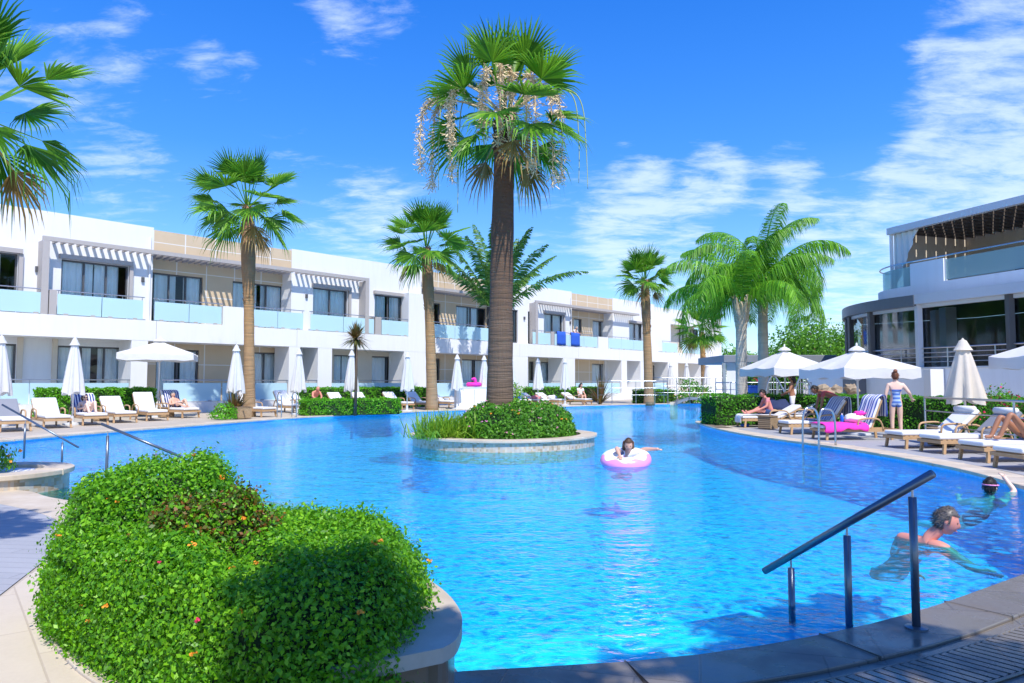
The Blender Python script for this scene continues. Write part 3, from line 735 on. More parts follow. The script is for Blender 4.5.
# grey frames: a beam carried by upright fins at both ends
def frame(p0, p1, fins=(True, True)):
    a, c = U(p0), U(p1)
    boxpart('beam', 'grey_trim', a, c, 0.0, 0.12, 7.38, 7.56)
    for ok, x in ((fins[0], a), (fins[1], c - 0.26)):
        if ok: boxpart('fin', 'grey_trim', x, x + 0.26, 0.001, YW - 0.004, ZS1, 7.379)
    return a, c
a, c = frame(38.5, 368.5)
pergola(a + 0.3, u_t1, YW); pergola(u_w2, c - 0.3, YW)
a, c = frame(425, 520, (False, False)); pergola(u_w3, c, YW)
a, c = frame(536, 640, (True, False)); pergola(a + 0.3, u_t3, YW); pergola(u_w4, c, YW)
# white wing walls standing proud
for p0, p1 in ((407, 428), (646, 657)):
    boxpart('wing_wall', 'white_render', U(p1) - 1.6, U(p1), 0.004, YW - 0.004, ZS1 + 0.001, 7.0)
boxpart('parapet_block', 'white_render', U(222), U(249), 0.004, 0.16, ZS1 + 0.001, ZS1 + 0.95)
boxpart('parapet_block', 'white_render', U(598.5), U(608.5), 0.004, 0.16, ZS1 + 0.001, ZS1 + 0.95)
boxpart('balcony_divider', 'grey_trim', U(47), U(54.5), 0.0, YW - 0.005, ZS1 + 0.002, ZS1 + 1.05)
boxpart('balcony_divider', 'grey_trim', U(375), U(381), 0.0, YW - 0.005, ZS1 + 0.002, ZS1 + 1.05)
boxpart('balcony_divider', 'grey_trim', U(551.5), U(554.5), 0.0, YW - 0.005, ZS1 + 0.002, ZS1 + 1.05)
for p0, p1 in ((-90, 46.5), (55, 142), (153, 221), (250, 303), (310, 374), (381.5, 411), (434, 512), (533, 551), (555, 598), (609, 646), (663, 678), (683, 703)):
    balustrade(U(p0), U(p1), ZS1 + 0.002)
UG = lambda p: U(p, YG)
# ground floor ---------------------------------------------------
zt = 3.05
def lower(mat, u0, u1, y, ops):
    wall('ground_floor_wall', mat, u0, u1, ZG, ZS0 - 0.002, y, 0.3, [(a, c, ZG + 0.03, zt) for a, c, *_ in ops])
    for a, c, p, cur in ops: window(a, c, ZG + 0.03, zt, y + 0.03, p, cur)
lower('white_render', u_w1, u_t1, YG, [(UG(-60), UG(16), 2, .8), (UG(57), UG(127), 3, .75)])
for a in ((16.5, 22.0), (51.5, 56.5), (127.5, 131)): boxpart('jamb', 'beige_board', UG(a[0]), UG(a[1]), YG - 0.12, YG - 0.003, ZG, ZS0 - 0.004)
lower('cladding', u_t1, u_w2, YT, [(UT(156), UT(199), 2, .8), (UT(247), UT(282), 2, .85)])
lower('white_render', u_w2, U(331), YG, [(U(309, YG), U(317, YG), 1, 0)])
lower('beige_board', U(331), u_t2, YG, [(U(334, YG), U(352, YG), 1, .8), (U(372, YG), U(403, YG), 2, .85)])
lower('cladding', u_t2, u_w3, YT, [(UT(432), UT(440), 1, .2), (UT(462), UT(487), 2, .8)])
lower('white_render', u_w3, U(527.5), YG, [(UG(511), UG(518), 1, .5)])
lower('beige_board', U(527.5), u_t3, YG, [(UG(529), UG(534), 1, 0), (UG(541), UG(562), 2, .85)])
lower('cladding', u_t3, u_w4, YT, [(UT(592), UT(611), 2, .8)])
lower('white_render', u_w4, u_w5, YG, [(UG(629.5), UG(639), 2, .5)])
lower('beige_board', u_w5, E, YG, [(UG(653), UG(667), 2, .6), (UG(689), UG(697), 2, .1)])
for p0, p1 in ((131, 147.5), (289, 300), (318, 332), (404, 430), (505, 528), (563, 575), (621.5, 627), (640.5, 651), (668, 678), (701, 716)):
    boxpart('pier', 'white_render', U(p0), U(p1) if p1 < 716 else E, 0.006, YG - 0.005, ZG, ZS0 - 0.003)
for p0, p1 in ((-90, 130), (164, 222), (223, 288), (300, 318), (332, 403), (431, 504), (529, 562), (576, 620), (652, 668)):
    balustrade(U(p0), U(p1), ZG, 0.03)
boxpart('end_wall', 'white_render', E - 0.35, E, 0.0, YW + 0.6, ZS1, ZROOF - 0.3)
boxpart('chimney', 'terracotta', U(672, 4), U(679, 4), 4.0, 5.0, ZROOF - 0.3, ZROOF + 0.35)
for p_ in (33, 140, 305, 366, 524, 570): 
    u_ = UW(p_); boxpart('wall_lamp', 'frame_dark', u_ - 0.06, u_ + 0.06, YW - 0.10, YW - 0.003, 6.1, 6.32)
for p_ in (149.3, 420.0, 571.5): MB().tube([(UW(p_) - 0.12, YW - 0.06, ZS1 + 0.02), (UW(p_) - 0.12, YW - 0.06, ZROOF - 0.5)], 0.045, 8).build('drainpipe', 'white_render', hotel)
# towels over the balcony rail
for p0, p1 in ((557, 565.5), (571, 579.5)):
    a, c = U(p0), U(p1); P = HP + HD * ((a + c) / 2) + HN * 0.0
    v = MB(); w = (c - a) / 2
    prof = [(0.075, 0.55), (0.085, 0.85), (0.06, 1.08), (0.04, 1.115), (-0.03, 1.085), (-0.045, 0.8), (-0.04, 0.25), (-0.05, 0.05)]
    nn = 10
    for i in range(nn + 1):
        x = -w + 2 * w * i / nn
        for y, z in prof: v.v.append((x, y + 0.008 * math.sin(i * 1.7) * (1.1 - z), z + 0.012 * math.sin(i * 0.9)))
    for i in range(nn):
        for j in range(len(prof) - 1): v.f.append((i * 8 + j, i * 8 + j + 1, i * 8 + 9 + j, i * 8 + 8 + j)); v.m.append(0)
    o = v.build('beach_towel', 'blue_cloth', smooth=True)
    s = o.modifiers.new('thick', 'SOLIDIFY'); s.thickness = 0.012
    o.location = (P.x, P.y, ZS1); o.rotation_euler = (0, 0, math.atan2(HD.y, HD.x))
    tag(o, 'blue towel over the balcony rail directly below the leaning person' if p0 > 570 else 'blue towel over the balcony rail beside the grey divider', 'towel', 'blue towels hung over the balcony rail')
# ---------------------------------------------------------------- palms
def palm_trunk(parent, h, r0, r1, mat, lean=(0, 0), boots=None, rng=None, flare=0.25, n=14, bulge=None):
    b = MB(); P = []; rr = []
    m = 26
    for i in range(m + 1):
        t = i / m; z = -0.1 + (h + 0.1) * t
        r = r0 + (r1 - r0) * min(1, t * 1.15)
        r += flare * r0 * math.exp(-t * 14)
        if bulge and t > bulge[0]: r *= 1 + bulge[1] * math.sin(min(1, (t - bulge[0]) / (1 - bulge[0])) * PI)
        r *= 1 + rng.uniform(-0.035, 0.035)
        P.append((lean[0] * t ** 1.4, lean[1] * t ** 1.4, z)); rr.append(r)
    b.tube(P, rr, n)
    if boots:
        z0, cnt = boots
        for i in range(cnt):
            t = rng.uniform(z0, 1.0); a = rng.uniform(0, 2 * PI); z = h * t
            r = r0 + (r1 - r0) * min(1, t * 1.15); cx, cy = lean[0] * t ** 1.4, lean[1] * t ** 1.4
            d = Vector((math.cos(a), math.sin(a), 0)); q = Vector((-d.y, d.x, 0)); o = Vector((cx, cy, z))
            l = rng.uniform(0.10, 0.24) * (0.7 + r)
            b.add([o + d * r * 0.9 - q * 0.06, o + d * r * 0.9 + q * 0.06, o + d * (r + l * 0.35) + q * 0.035 + Vector((0, 0, l)), o + d * (r + l * 0.35) - q * 0.035 + Vector((0, 0, l))],
                  [(0, 1, 2, 3)])
    return b.build('trunk', mat, parent, smooth=True)
def fan_leaf(V, Fc, hub, az, el, pet, bl, rng, droop=0.5, nseg=24, spread=105):
    """one palmate leaf: petiole, joined inner blade, split drooping tips"""
    d = Vector((math.cos(az) * math.cos(el), math.sin(az) * math.cos(el), math.sin(el)))
    side = Vector((-math.sin(az), math.cos(az), 0)); 
    # petiole bends down a little
    base = Vector(hub); tip = base + d * pet + Vector((0, 0, -0.10 * pet * droop))
    up = side.cross(d) * -1.0
    if up.z < 0 and el < 1.2: up = -up
    o = len(V); w = 0.035
    V += [base - side * w, base + side * w, tip + side * w * 0.6, tip - side * w * 0.6]; Fc.append((o, o + 1, o + 2, o + 3))
    d2 = (d + Vector((0, 0, -0.35 * droop))).normalized(); up2 = (up - d2 * up.dot(d2)).normalized(); s2 = d2.cross(up2)
    tw = rng.uniform(-0.5, 0.5); s2, up2 = s2 * math.cos(tw) + up2 * math.sin(tw), up2 * math.cos(tw) - s2 * math.sin(tw)
    for k in range(nseg):
        f = (k + 0.5) / nseg * 2 - 1; a = R(spread) * f; hw = R(spread) / nseg * 1.02
        ln = bl * (1 - 0.28 * abs(f) ** 2) * rng.uniform(0.88, 1.08)
        def pt(ang, r, lift, sag): return tip + (d2 * math.cos(ang) + s2 * math.sin(ang)) * r + up2 * (lift + 0.22 * r * (abs(f) ** 2)) + Vector((0, 0, -sag))
        r1, r2 = ln * 0.42, ln
        dr = droop * rng.uniform(0.5, 1.3); p3 = rng.uniform(-0.03, 0.03)
        o = len(V); wm = hw * r1
        c1 = pt(a, r1, 0.03 * bl, 0.05 * dr * ln)
        V += [tip, pt(a - hw, r1, -0.01 * bl, 0.05 * dr * ln), c1, pt(a + hw, r1, -0.01 * bl, 0.05 * dr * ln)]
        m_ = pt(a + p3, ln * 0.74, 0.0, 0.15 * dr * ln); q = (s2 * math.cos(a) - d2 * math.sin(a)) * (hw * r1 * 0.58)
        e = pt(a + p3 * 2, r2 * (1 - 0.12 * dr), 0.0, 0.46 * dr * ln)
        V += [m_ - q, m_ + q, e]
        Fc += [(o, o + 1, o + 2, o + 2), (o, o + 2, o + 3, o + 3), (o + 1, o + 4, o + 5, o + 2), (o + 2, o + 5, o + 3, o + 3), (o + 4, o + 6, o + 5, o + 5)]
def quads2mesh(name, V, Fc, mat, parent):
    b = MB(); b.v = [tuple(v) for v in V]
    for f in Fc:
        f = tuple(dict.fromkeys(f)); b.f.append(f); b.m.append(0)
    return b.build(name, mat, parent)
def fan_palm(label, base, hub_z, lean, r0, r1, pet, bl, n, seed, trunkmat, group=None, boots=(0.6, 160), emin=-50, emax=85, bulge=None, dry=5, name='fan_palm', spread=92, dk=1.0, nseg=24):
    rng = random.Random(seed)
    t = thing(name, label, 'palm tree', base, 0, group)
    h = hub_z - base[2]
    palm_trunk(t, h, r0, r1, trunkmat, lean, boots, rng, bulge=bulge)
    V, Fc = [], []; Vd, Fd = [], []
    for i in range(n):
        q = (i + 0.5) / n; az = i * 2.39996 + rng.uniform(-0.25, 0.25)
        el = R(emax + (emin - emax) * q ** 0.95 + rng.uniform(-9, 9))
        hub = Vector((lean[0], lean[1], h + 0.15 - 0.30 * q)) + Vector((math.cos(az), math.sin(az), 0)) * r1 * 0.5
        k = 0.75 + 0.3 * math.sin(min(1, q * 1.3) * PI)
        drp = 0.05 + 0.9 * q ** 1.3 + (0.2 if el < 0 else 0)
        if q > 0.93 and dry: fan_leaf(Vd, Fd, hub, az, el - 0.15, pet * k, bl * 0.8, rng, 1.3, 16, 70)
        else: fan_leaf(V, Fc, hub, az, el, pet * k * rng.uniform(.85, 1.12), bl * rng.uniform(.88, 1.08), rng, drp * dk, nseg, spread)
    quads2mesh('crown', V, Fc, 'fan_leaf', t)
    if Vd: quads2mesh('dry_fronds', Vd, Fd, 'fan_leaf_dry', t)
    return t
def pinnate(V, Fc, hub, az, el, ln, rng, sag, leaf, nl=46, hang=0.8, fluffy=0.35, w=0.028):
    d = Vector((math.cos(az), math.sin(az), 0)); side = Vector((-d.y, d.x, 0)); P = []
    m = 16; p = Vector(hub); e = el
    for i in range(m + 1):
        P.append(p.copy()); st = ln / m
        p = p + (d * math.cos(e) + Vector((0, 0, math.sin(e)))) * st
        e -= sag / m * (0.5 + 1.3 * i / m)
    o = len(V)
    for i, q in enumerate(P):
        ww = 0.035 * (1 - i / m) + 0.006; V += [q - side * ww, q + side * ww]
        if i: Fc.append((o + 2 * i - 2, o + 2 * i - 1, o + 2 * i + 1, o + 2 * i))
    for s in (-1, 1):
        for k in range(nl):
            t = 0.12 + 0.88 * (k + rng.random() * 0.6) / nl; i = min(m - 1, int(t * m)); q = P[i].lerp(P[i + 1], t * m - i)
            tg = (P[i + 1] - P[i]).normalized(); upv = side.cross(tg)
            l = leaf * (math.sin(PI * min(1, 0.18 + 0.80 * t)) ** 0.6) * rng.uniform(0.75, 1.1)
            a = rng.uniform(-fluffy, fluffy)
            dr = (side * s * 0.9 + tg * (0.35 + 0.5 * t) + upv * (0.25 + a)).normalized()
            m1 = q + dr * l * 0.5 + Vector((0, 0, -0.10 * hang * l)); e1 = q + dr * l * 0.85 + Vector((0, 0, -0.62 * hang * l))
            wv = (tg * 0.9 + upv * rng.uniform(-.5, .5)) * w
            o = len(V); V += [q - wv * 0.5, q + wv * 0.5, m1 + wv, m1 - wv, e1]
            Fc += [(o, o + 1, o + 2, o + 3), (o + 3, o + 2, o + 4, o + 4)]
def feather_palm(label, base, hub_z, lean, r0, r1, fronds, ln, seed, trunkmat, leafm, name, cat='palm tree', leaf=0.6, group=None, sag=1.7, hang=0.8, bulge=None, els=(80, -15), nl=46, shaft=True, w=0.028):
    rng = random.Random(seed); t = thing(name, label, cat, base, 0, group); h = hub_z - base[2]
    palm_trunk(t, h, r0, r1, trunkmat, lean, None, rng, bulge=bulge, flare=0.15)
    V, Fc = [], []
    for i in range(fronds):
        q = (i + 0.5) / fronds; az = i * 2.39996 + rng.uniform(-.3, .3)
        el = R(els[0] + (els[1] - els[0]) * q + rng.uniform(-6, 6))
        pinnate(V, Fc, Vector((lean[0], lean[1], h - 0.1)) + Vector((math.cos(az), math.sin(az), 0)) * r1 * 0.6, az, el, ln * rng.uniform(0.85, 1.1), rng, sag * rng.uniform(0.75, 1.2) * (0.5 + 0.65 * q ** 0.8), leaf, nl, hang, w=w)
    quads2mesh('crown', V, Fc, leafm, t)
    if shaft:
        b = MB()
        for i in range(9):
            a = i * 2 * PI / 9 + rng.random(); d = Vector((math.cos(a), math.sin(a), 0)); o = Vector((lean[0], lean[1], h))
            b.tube([o + d * r1 * 0.9 + Vector((0, 0, -0.75)), o + d * r1 * 1.2 + Vector((0, 0, -0.25)), o + d * r1 * 1.9 + Vector((0, 0, 0.25))], [0.09, 0.075, 0.035], 6)
        b.build('leaf_bases', trunkmat, t, smooth=True)
    return t
def place(px_, Y): p = on(px_, Y, 0); return (p.x, p.y, 0)

# the tall palm on the island
Yc = 17.5; pb = on(499.5, Yc, 0.30); hz = zat(505, 118, Yc)
big_palm = fan_palm('tall thick trunked fan palm with dangling seed stalks on the pool island', (pb.x, pb.y, 0.2), hz, (on(505, Yc, hz).x - pb.x, 0), 0.325, 0.25, 1.30, 1.22, 38, 11, 'trunk_big',
                    boots=(0.86, 190), emin=-42, emax=90, dry=4)
def seed_stalks():
    rng = random.Random(5); hub = Vector((on(505, Yc, hz).x - pb.x, 0, hz - 0.2))
    # azimuth, reach, rise, drop, with seeds, green
    spec = [(180, 2.0, 0.45, 1.5, 1, 0), (172, 1.75, 0.5, 1.9, 1, 0), (188, 1.55, 0.85, 2.3, 0, 1), (200, 1.35, 0.7, 2.0, 1, 0), (165, 1.15, 0.6, 2.6, 0, 1), (215, 1.5, 0.55, 1.2, 1, 0),
            (240, 1.0, 0.9, 1.2, 1, 0), (262, 0.75, 1.15, 1.5, 1, 0), (285, 0.65, 1.0, 1.6, 1, 0), (318, 0.95, 0.85, 1.9, 1, 0), (335, 1.2, 0.65, 2.1, 1, 0), (350, 1.35, 0.55, 1.9, 1, 0),
            (2, 1.75, 0.75, 2.0, 0, 1), (12, 2.0, 0.85, 2.1, 0, 1), (300, 1.0, 0.5, 1.7, 1, 0)]
    for az, reach, rise, drop, seeds, green in spec:
        a = R(az); d = Vector((math.cos(a), math.sin(a), 0)); P = smoothpath([hub, hub + d * reach * 0.45 + Vector((0, 0, rise * 0.8)), hub + d * reach * 0.82 + Vector((0, 0, rise)),
             hub + d * reach + Vector((0, 0, rise * 0.55)), hub + d * reach * 1.05 + Vector((0, 0, rise * 0.5 - drop * 0.5)), hub + d * reach * 1.04 + Vector((rng.uniform(-.06, .06), 0, rise * 0.5 - drop))], 5)
        s = MB().tube(P, [0.024 * (1 - 0.65 * i / len(P)) for i in range(len(P))], 6).build('flower_stalk', 'stalk_green' if green else 'stalk', big_palm, smooth=True)
        if seeds:
            b = MB(); V = []
            n0 = int(len(P) * 0.42)
            for i in range(n0, len(P)):
                for _ in range(22):
                    q = P[i] + Vector((rng.gauss(0, .03), rng.gauss(0, .03), rng.gauss(0, .05))); e = Vector((rng.gauss(0, 1), rng.gauss(0, 1), rng.gauss(-0.5, 0.8))).normalized() * rng.uniform(0.06, 0.20)
                    w = Vector((rng.gauss(0, 1), rng.gauss(0, 1), rng.gauss(0, 1))).normalized() * 0.009
                    b.add([q - w, q + w, q + e + w * 1.8, q + e - w * 1.8], [(0, 1, 2, 3)])
                    b.ball(q + e, 0.0105, 4, 3)
            b.build('seed_sprays', 'seed', s)
seed_stalks()
fan_palm('fan palm with bushy trunk top before the tan section nearest the open parasol', place(249, 30.0), zat(247, 207, 30), (-0.25, 0), 0.23, 0.19, 1.30, 1.38, 33, 21, 'trunk_fan', boots=(0.52, 230), bulge=(0.55, 0.45), emin=-40)
fan_palm('bright fan palm with orange brown trunk just beside the tall island palm', place(432, 37.0), zat(427, 248, 37), (-0.35, 0), 0.29, 0.21, 1.35, 1.42, 32, 31, 'trunk_fan', boots=(0.6, 200), bulge=(0.6, 0.35), emin=-32)
fan_palm('fan palm with slim trunk beside the footbridge railing', place(649, 48.0), zat(647, 280, 48), (-0.2, 0), 0.31, 0.24, 1.15, 1.35, 30, 41, 'trunk_fan', boots=(0.55, 180), bulge=(0.62, 0.3), emin=-30)
fan_palm('shorter fan palm against the far end of the white hotel', place(705, 58.0), zat(701, 332, 58), (-0.2, 0), 0.26, 0.20, 1.3, 1.45, 26, 51, 'trunk_fan', boots=(0.6, 60), emin=-35)
fan_palm('fan palm cut off by the picture edge with arching fronds over the white roof', place(-42, 8.6), zat(-42, 112, 8.6), (0, 0), 0.15, 0.12, 0.74, 0.80, 25, 67, 'trunk_fan', boots=(0.6, 60), emin=-45, spread=66, dk=1.5, nseg=22)
feather_palm('dark feathery date palm behind the tall island palm', place(489, 43.0), zat(497, 312, 43), (0.4, 0), 0.22, 0.2, 14, 6.0, 71, 'trunk_queen', 'date_leaf', 'feather_palm', leaf=0.85, sag=0.75, hang=0.5, els=(86, 44), shaft=False, nl=90, w=0.055)
feather_palm('queen palm with pale ringed trunk standing nearer the hotel', place(742, 27.0), zat(743, 302, 27), (0.05, 0), 0.235, 0.19, 15, 3.7, 83, 'trunk_queen', 'queen_leaf', 'queen_palm', leaf=0.85, sag=2.75, hang=1.4, group='queen palms behind the hedge', bulge=(0.75, 0.25), els=(88, 26), nl=120, w=0.021)
feather_palm('taller queen palm standing nearer the restaurant', place(764, 28.6), zat(766, 282, 28.6), (0.05, 0), 0.23, 0.18, 16, 4.2, 96, 'trunk_queen', 'queen_leaf', 'queen_palm', leaf=0.85, sag=2.7, hang=1.4, group='queen palms behind the hedge', bulge=(0.78, 0.2), els=(90, 22), nl=125, w=0.021)

# spiky plants: many sword leaves from one head
def sword_leaves(parent, name, c, n, ln, seed, mat, emin, emax, w=0.05, sag=0.5):
    rng = random.Random(seed); b = MB(); c = Vector(c)
    for i in range(n):
        az = rng.uniform(0, 2 * PI); el = R(rng.uniform(emin, emax)); l = ln * rng.uniform(0.7, 1.1)
        d = Vector((math.cos(az) * math.cos(el), math.sin(az) * math.cos(el), math.sin(el))); s = Vector((-math.sin(az), math.cos(az), 0)) * w
        q1 = c + d * l * 0.5; q2 = c + d * l + Vector((0, 0, -sag * l * math.cos(el) * 0.6))
        b.add([c - s * .5, c + s * .5, q1 + s, q1 - s, q2], [(0, 1, 2, 3), (3, 2, 4)])
    return b.build(name, mat, parent)
p = place(355, 31.0); t = thing('dracaena', 'small spiky dracaena on a thin stem behind the low clipped hedge', 'plant', p)
hz2 = zat(355, 339, 31); MB().tube([(0, 0, 0), (0.03, 0, hz2 * 0.5), (0, 0, hz2)], [0.075, 0.06, 0.07], 8).build('stem', 'stem_brown', t, smooth=True)
sword_leaves(t, 'crown', (0, 0, hz2), 240, 0.85, 3, 'spike_leaf', -35, 88, 0.028, 0.25)
for px_, Y, ln, sd_, lab in ((233, 28.5, 1.35, 1, 'reddish flax clump at the foot of the fan palm beside the wicker table'), (600, 47.0, 2.1, 2, 'tall reddish flax clump by the railing before the hotel')):
    p = place(px_, Y); t = thing('flax_plant', lab, 'plant', p)
    sword_leaves(t, 'foliage', (0, 0, 0), 80, ln, sd_, 'spike_leaf', 25, 88, 0.045, 0.4)
    MB().tube([(0, 0, 0), (0, 0, 0.25)], [0.12, 0.06], 8).build('stem', 'stem_brown', t)

# ---------------------------------------------------------------- hedges and shrubs
def surf_box(x0, x1, y0, y1, z0, z1, n, rng):
    """points and normals over a box's top and sides"""
    dx, dy, dz = x1 - x0, y1 - y0, z1 - z0
    A = np.array([dx * dy, dx * dz, dx * dz, dy * dz, dy * dz]); k = rng.choice(5, n, p=A / A.sum())
    u, v = rng.random(n), rng.random(n); P = np.zeros((n, 3)); Nn = np.zeros((n, 3))
    m = k == 0; P[m] = np.c_[x0 + u[m] * dx, y0 + v[m] * dy, np.full(m.sum(), z1)]; Nn[m] = (0, 0, 1)
    for kk, yy, ny in ((1, y0, -1), (2, y1, 1)):
        m = k == kk; P[m] = np.c_[x0 + u[m] * dx, np.full(m.sum(), yy), z0 + v[m] * dz]; Nn[m] = (0, ny, 0)
    for kk, xx, nx in ((3, x0, -1), (4, x1, 1)):
        m = k == kk; P[m] = np.c_[np.full(m.sum(), xx), y0 + u[m] * dy, z0 + v[m] * dz]; Nn[m] = (nx, 0, 0)
    P += Nn * rng.normal(0, 0.022, n)[:, None]
    return P, Nn
def hedge(label, a, b_, width, h, n, size, seed, mat='box_leaf', flowers=None, name='clipped_hedge'):
    rng = np.random.default_rng(seed); a, b_ = Vector(a[:2]), Vector(b_[:2]); d = b_ - a; ln = d.length
    t = thing(name, label, 'hedge', (a.x, a.y, 0), math.atan2(d.y, d.x))
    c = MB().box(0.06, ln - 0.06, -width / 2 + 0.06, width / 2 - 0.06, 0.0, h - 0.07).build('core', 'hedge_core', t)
    P, Nn = surf_box(0.02, ln - 0.02, -width / 2 + 0.02, width / 2 - 0.02, 0.04, h - 0.03, n, rng)
    bump = 0.035 * np.sin(P[:, 0] * 5.3 + P[:, 1] * 3.1) + 0.03 * np.sin(P[:, 0] * 11.7 + 2 * P[:, 2] * 6)
    P += Nn * bump[:, None]
    leaves('foliage', P, Nn, size, mat, seed, t)
    if flowers:
        m, k = flowers; i = rng.choice(len(P), k)
        leaves('blossoms', P[i] + Nn[i] * 0.05, Nn[i], size * 1.2, m, seed + 1, t, aspect=0.9)
    return t
def at2(px_, Y): q = on(px_, Y, 0); return (q.x, q.y)
hedge('clipped hedge behind the loungers of the sunbathing woman', at2(36, 28.6), at2(152, 31.8), 0.9, 1.18, 11500, 0.085, 1)
hedge('long clipped hedge between the ground floor terraces and a row of white loungers', at2(300, 36.8), at2(424, 43.0), 0.9, 1.15, 11500, 0.09, 2)
hedge('low clipped hedge right on the pool edge beside the chrome ladder', at2(302.5, 30.9), at2(396, 33.0), 1.3, 0.70, 9500, 0.075, 3)
hedge('distant clipped hedge behind the woman in white on a lounger', at2(527, 50.5), at2(598, 56.0), 1.0, 1.1, 5200, 0.11, 4)
hedge('small clipped hedge round the foot of the slim palm by the railing', at2(638, 49.0), at2(668, 51.0), 1.2, 0.95, 1600, 0.11, 5)
HR = [(6.55, 24.1), (9.6, 25.0), (11.0, 22.9), (12.5, 20.2), (14.0, 16.6), (15.0, 13.5)]
def poly_hedge(label, path, width, h, n, size, seed, flowers=None):
    rng = np.random.default_rng(seed); t = thing('clipped_hedge', label, 'hedge', (path[0][0], path[0][1], 0))
    o = Vector(path[0]); pp = [Vector(p) - o for p in path]; b = MB(); Ps, Ns = [], []
    tot = sum((pp[i + 1] - pp[i]).length for i in range(len(pp) - 1))
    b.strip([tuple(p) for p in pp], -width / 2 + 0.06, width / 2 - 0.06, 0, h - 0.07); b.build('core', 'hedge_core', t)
    for i in range(len(pp) - 1):
        d = pp[i + 1] - pp[i]; ln = d.length; a = math.atan2(d.y, d.x)
        P, Nn = surf_box(0, ln, -width / 2, width / 2, 0.03, h - 0.03, int(n * ln / tot), rng)
        keep = ~(((Nn[:, 0] < -0.5) & (i > 0)) | ((Nn[:, 0] > 0.5) & (i < len(pp) - 2))); P, Nn = P[keep], Nn[keep]
        c, s = math.cos(a), math.sin(a); Rm = np.array([[c, s, 0], [-s, c, 0], [0, 0, 1]])
        P = P + Nn * (0.04 * np.sin(P[:, 0:1] * 4.1 + i) + 0.03 * np.sin(P[:, 2:3] * 9))
        Ps.append(P @ Rm + np.array([pp[i].x, pp[i].y, 0])); Ns.append(Nn @ Rm)
    P = np.vstack(Ps); Nn = np.vstack(Ns)
    leaves('foliage', P, Nn, size, 'hedge_leaf', seed, t)
poly_hedge('long clipped hedge curving behind the parasols below the restaurant wall', HR, 1.0, 1.0, 27000, 0.072, 6)

def shrub(label, c, rx, ry, rz, n, size, seed, mat='box_leaf', name='shrub', flowers=(), stems=True):
    rng = np.random.default_rng(seed); t = thing(name, label, 'shrub', tuple(c))
    u = rng.normal(0, 1, (n, 3)); u /= np.linalg.norm(u, axis=1)[:, None]; u[:, 2] = np.abs(u[:, 2]) * 1.0
    lump = 1 + 0.16 * np.sin(u[:, 0] * 7 + seed) * np.cos(u[:, 1] * 6) + 0.10 * np.sin(u[:, 2] * 11 + 3 * u[:, 0])
    r = (rng.random(n) ** 0.22) * lump
    P = u * r[:, None] * np.array([rx, ry, rz]); P[:, 2] += 0.05
    leaves('foliage', P, u, size, mat, seed, t, tilt=0.9)
    if stems:
        b = MB(); rr = random.Random(seed)
        for i in range(9):
            a = rr.uniform(0, 2 * PI); b.tube([(0.05 * math.cos(a), 0.05 * math.sin(a), 0), (rx * 0.35 * math.cos(a), ry * 0.35 * math.sin(a), rz * 0.5), (rx * 0.6 * math.cos(a), ry * 0.6 * math.sin(a), rz * 0.85)], [0.025, 0.018, 0.008], 5)
        b.build('stems', 'stem_brown', t)
    for m, k in flowers:
        i = rng.choice(n, k); leaves('blossoms', P[i] * 1.04, u[i], size * 0.9, m, seed + 5, t, aspect=1.0)
    return t
shrub('small round clipped bush in front of the reddish flax', (*at2(224, 27.6), 0), 0.62, 0.6, 0.62, 900, 0.085, 11)
shrub('light green bush beside the far loungers near the footbridge', (*at2(692, 50.0), 0), 1.7, 1.4, 1.7, 1200, 0.16, 12, mat='island_leaf')
shrub('upright light green shrub peeking from behind the tall palm trunk', (*at2(516, 38.0), 0), 0.5, 0.5, 1.5, 700, 0.11, 13, mat='grass_leaf')
shrub('flowering bush with crimson blossoms at the railing beneath the restaurant', (*at2(1004, 17.6), 0), 0.95, 0.7, 1.35, 2600, 0.06, 14, mat='hedge_leaf', flowers=(('blossom_red', 170),))
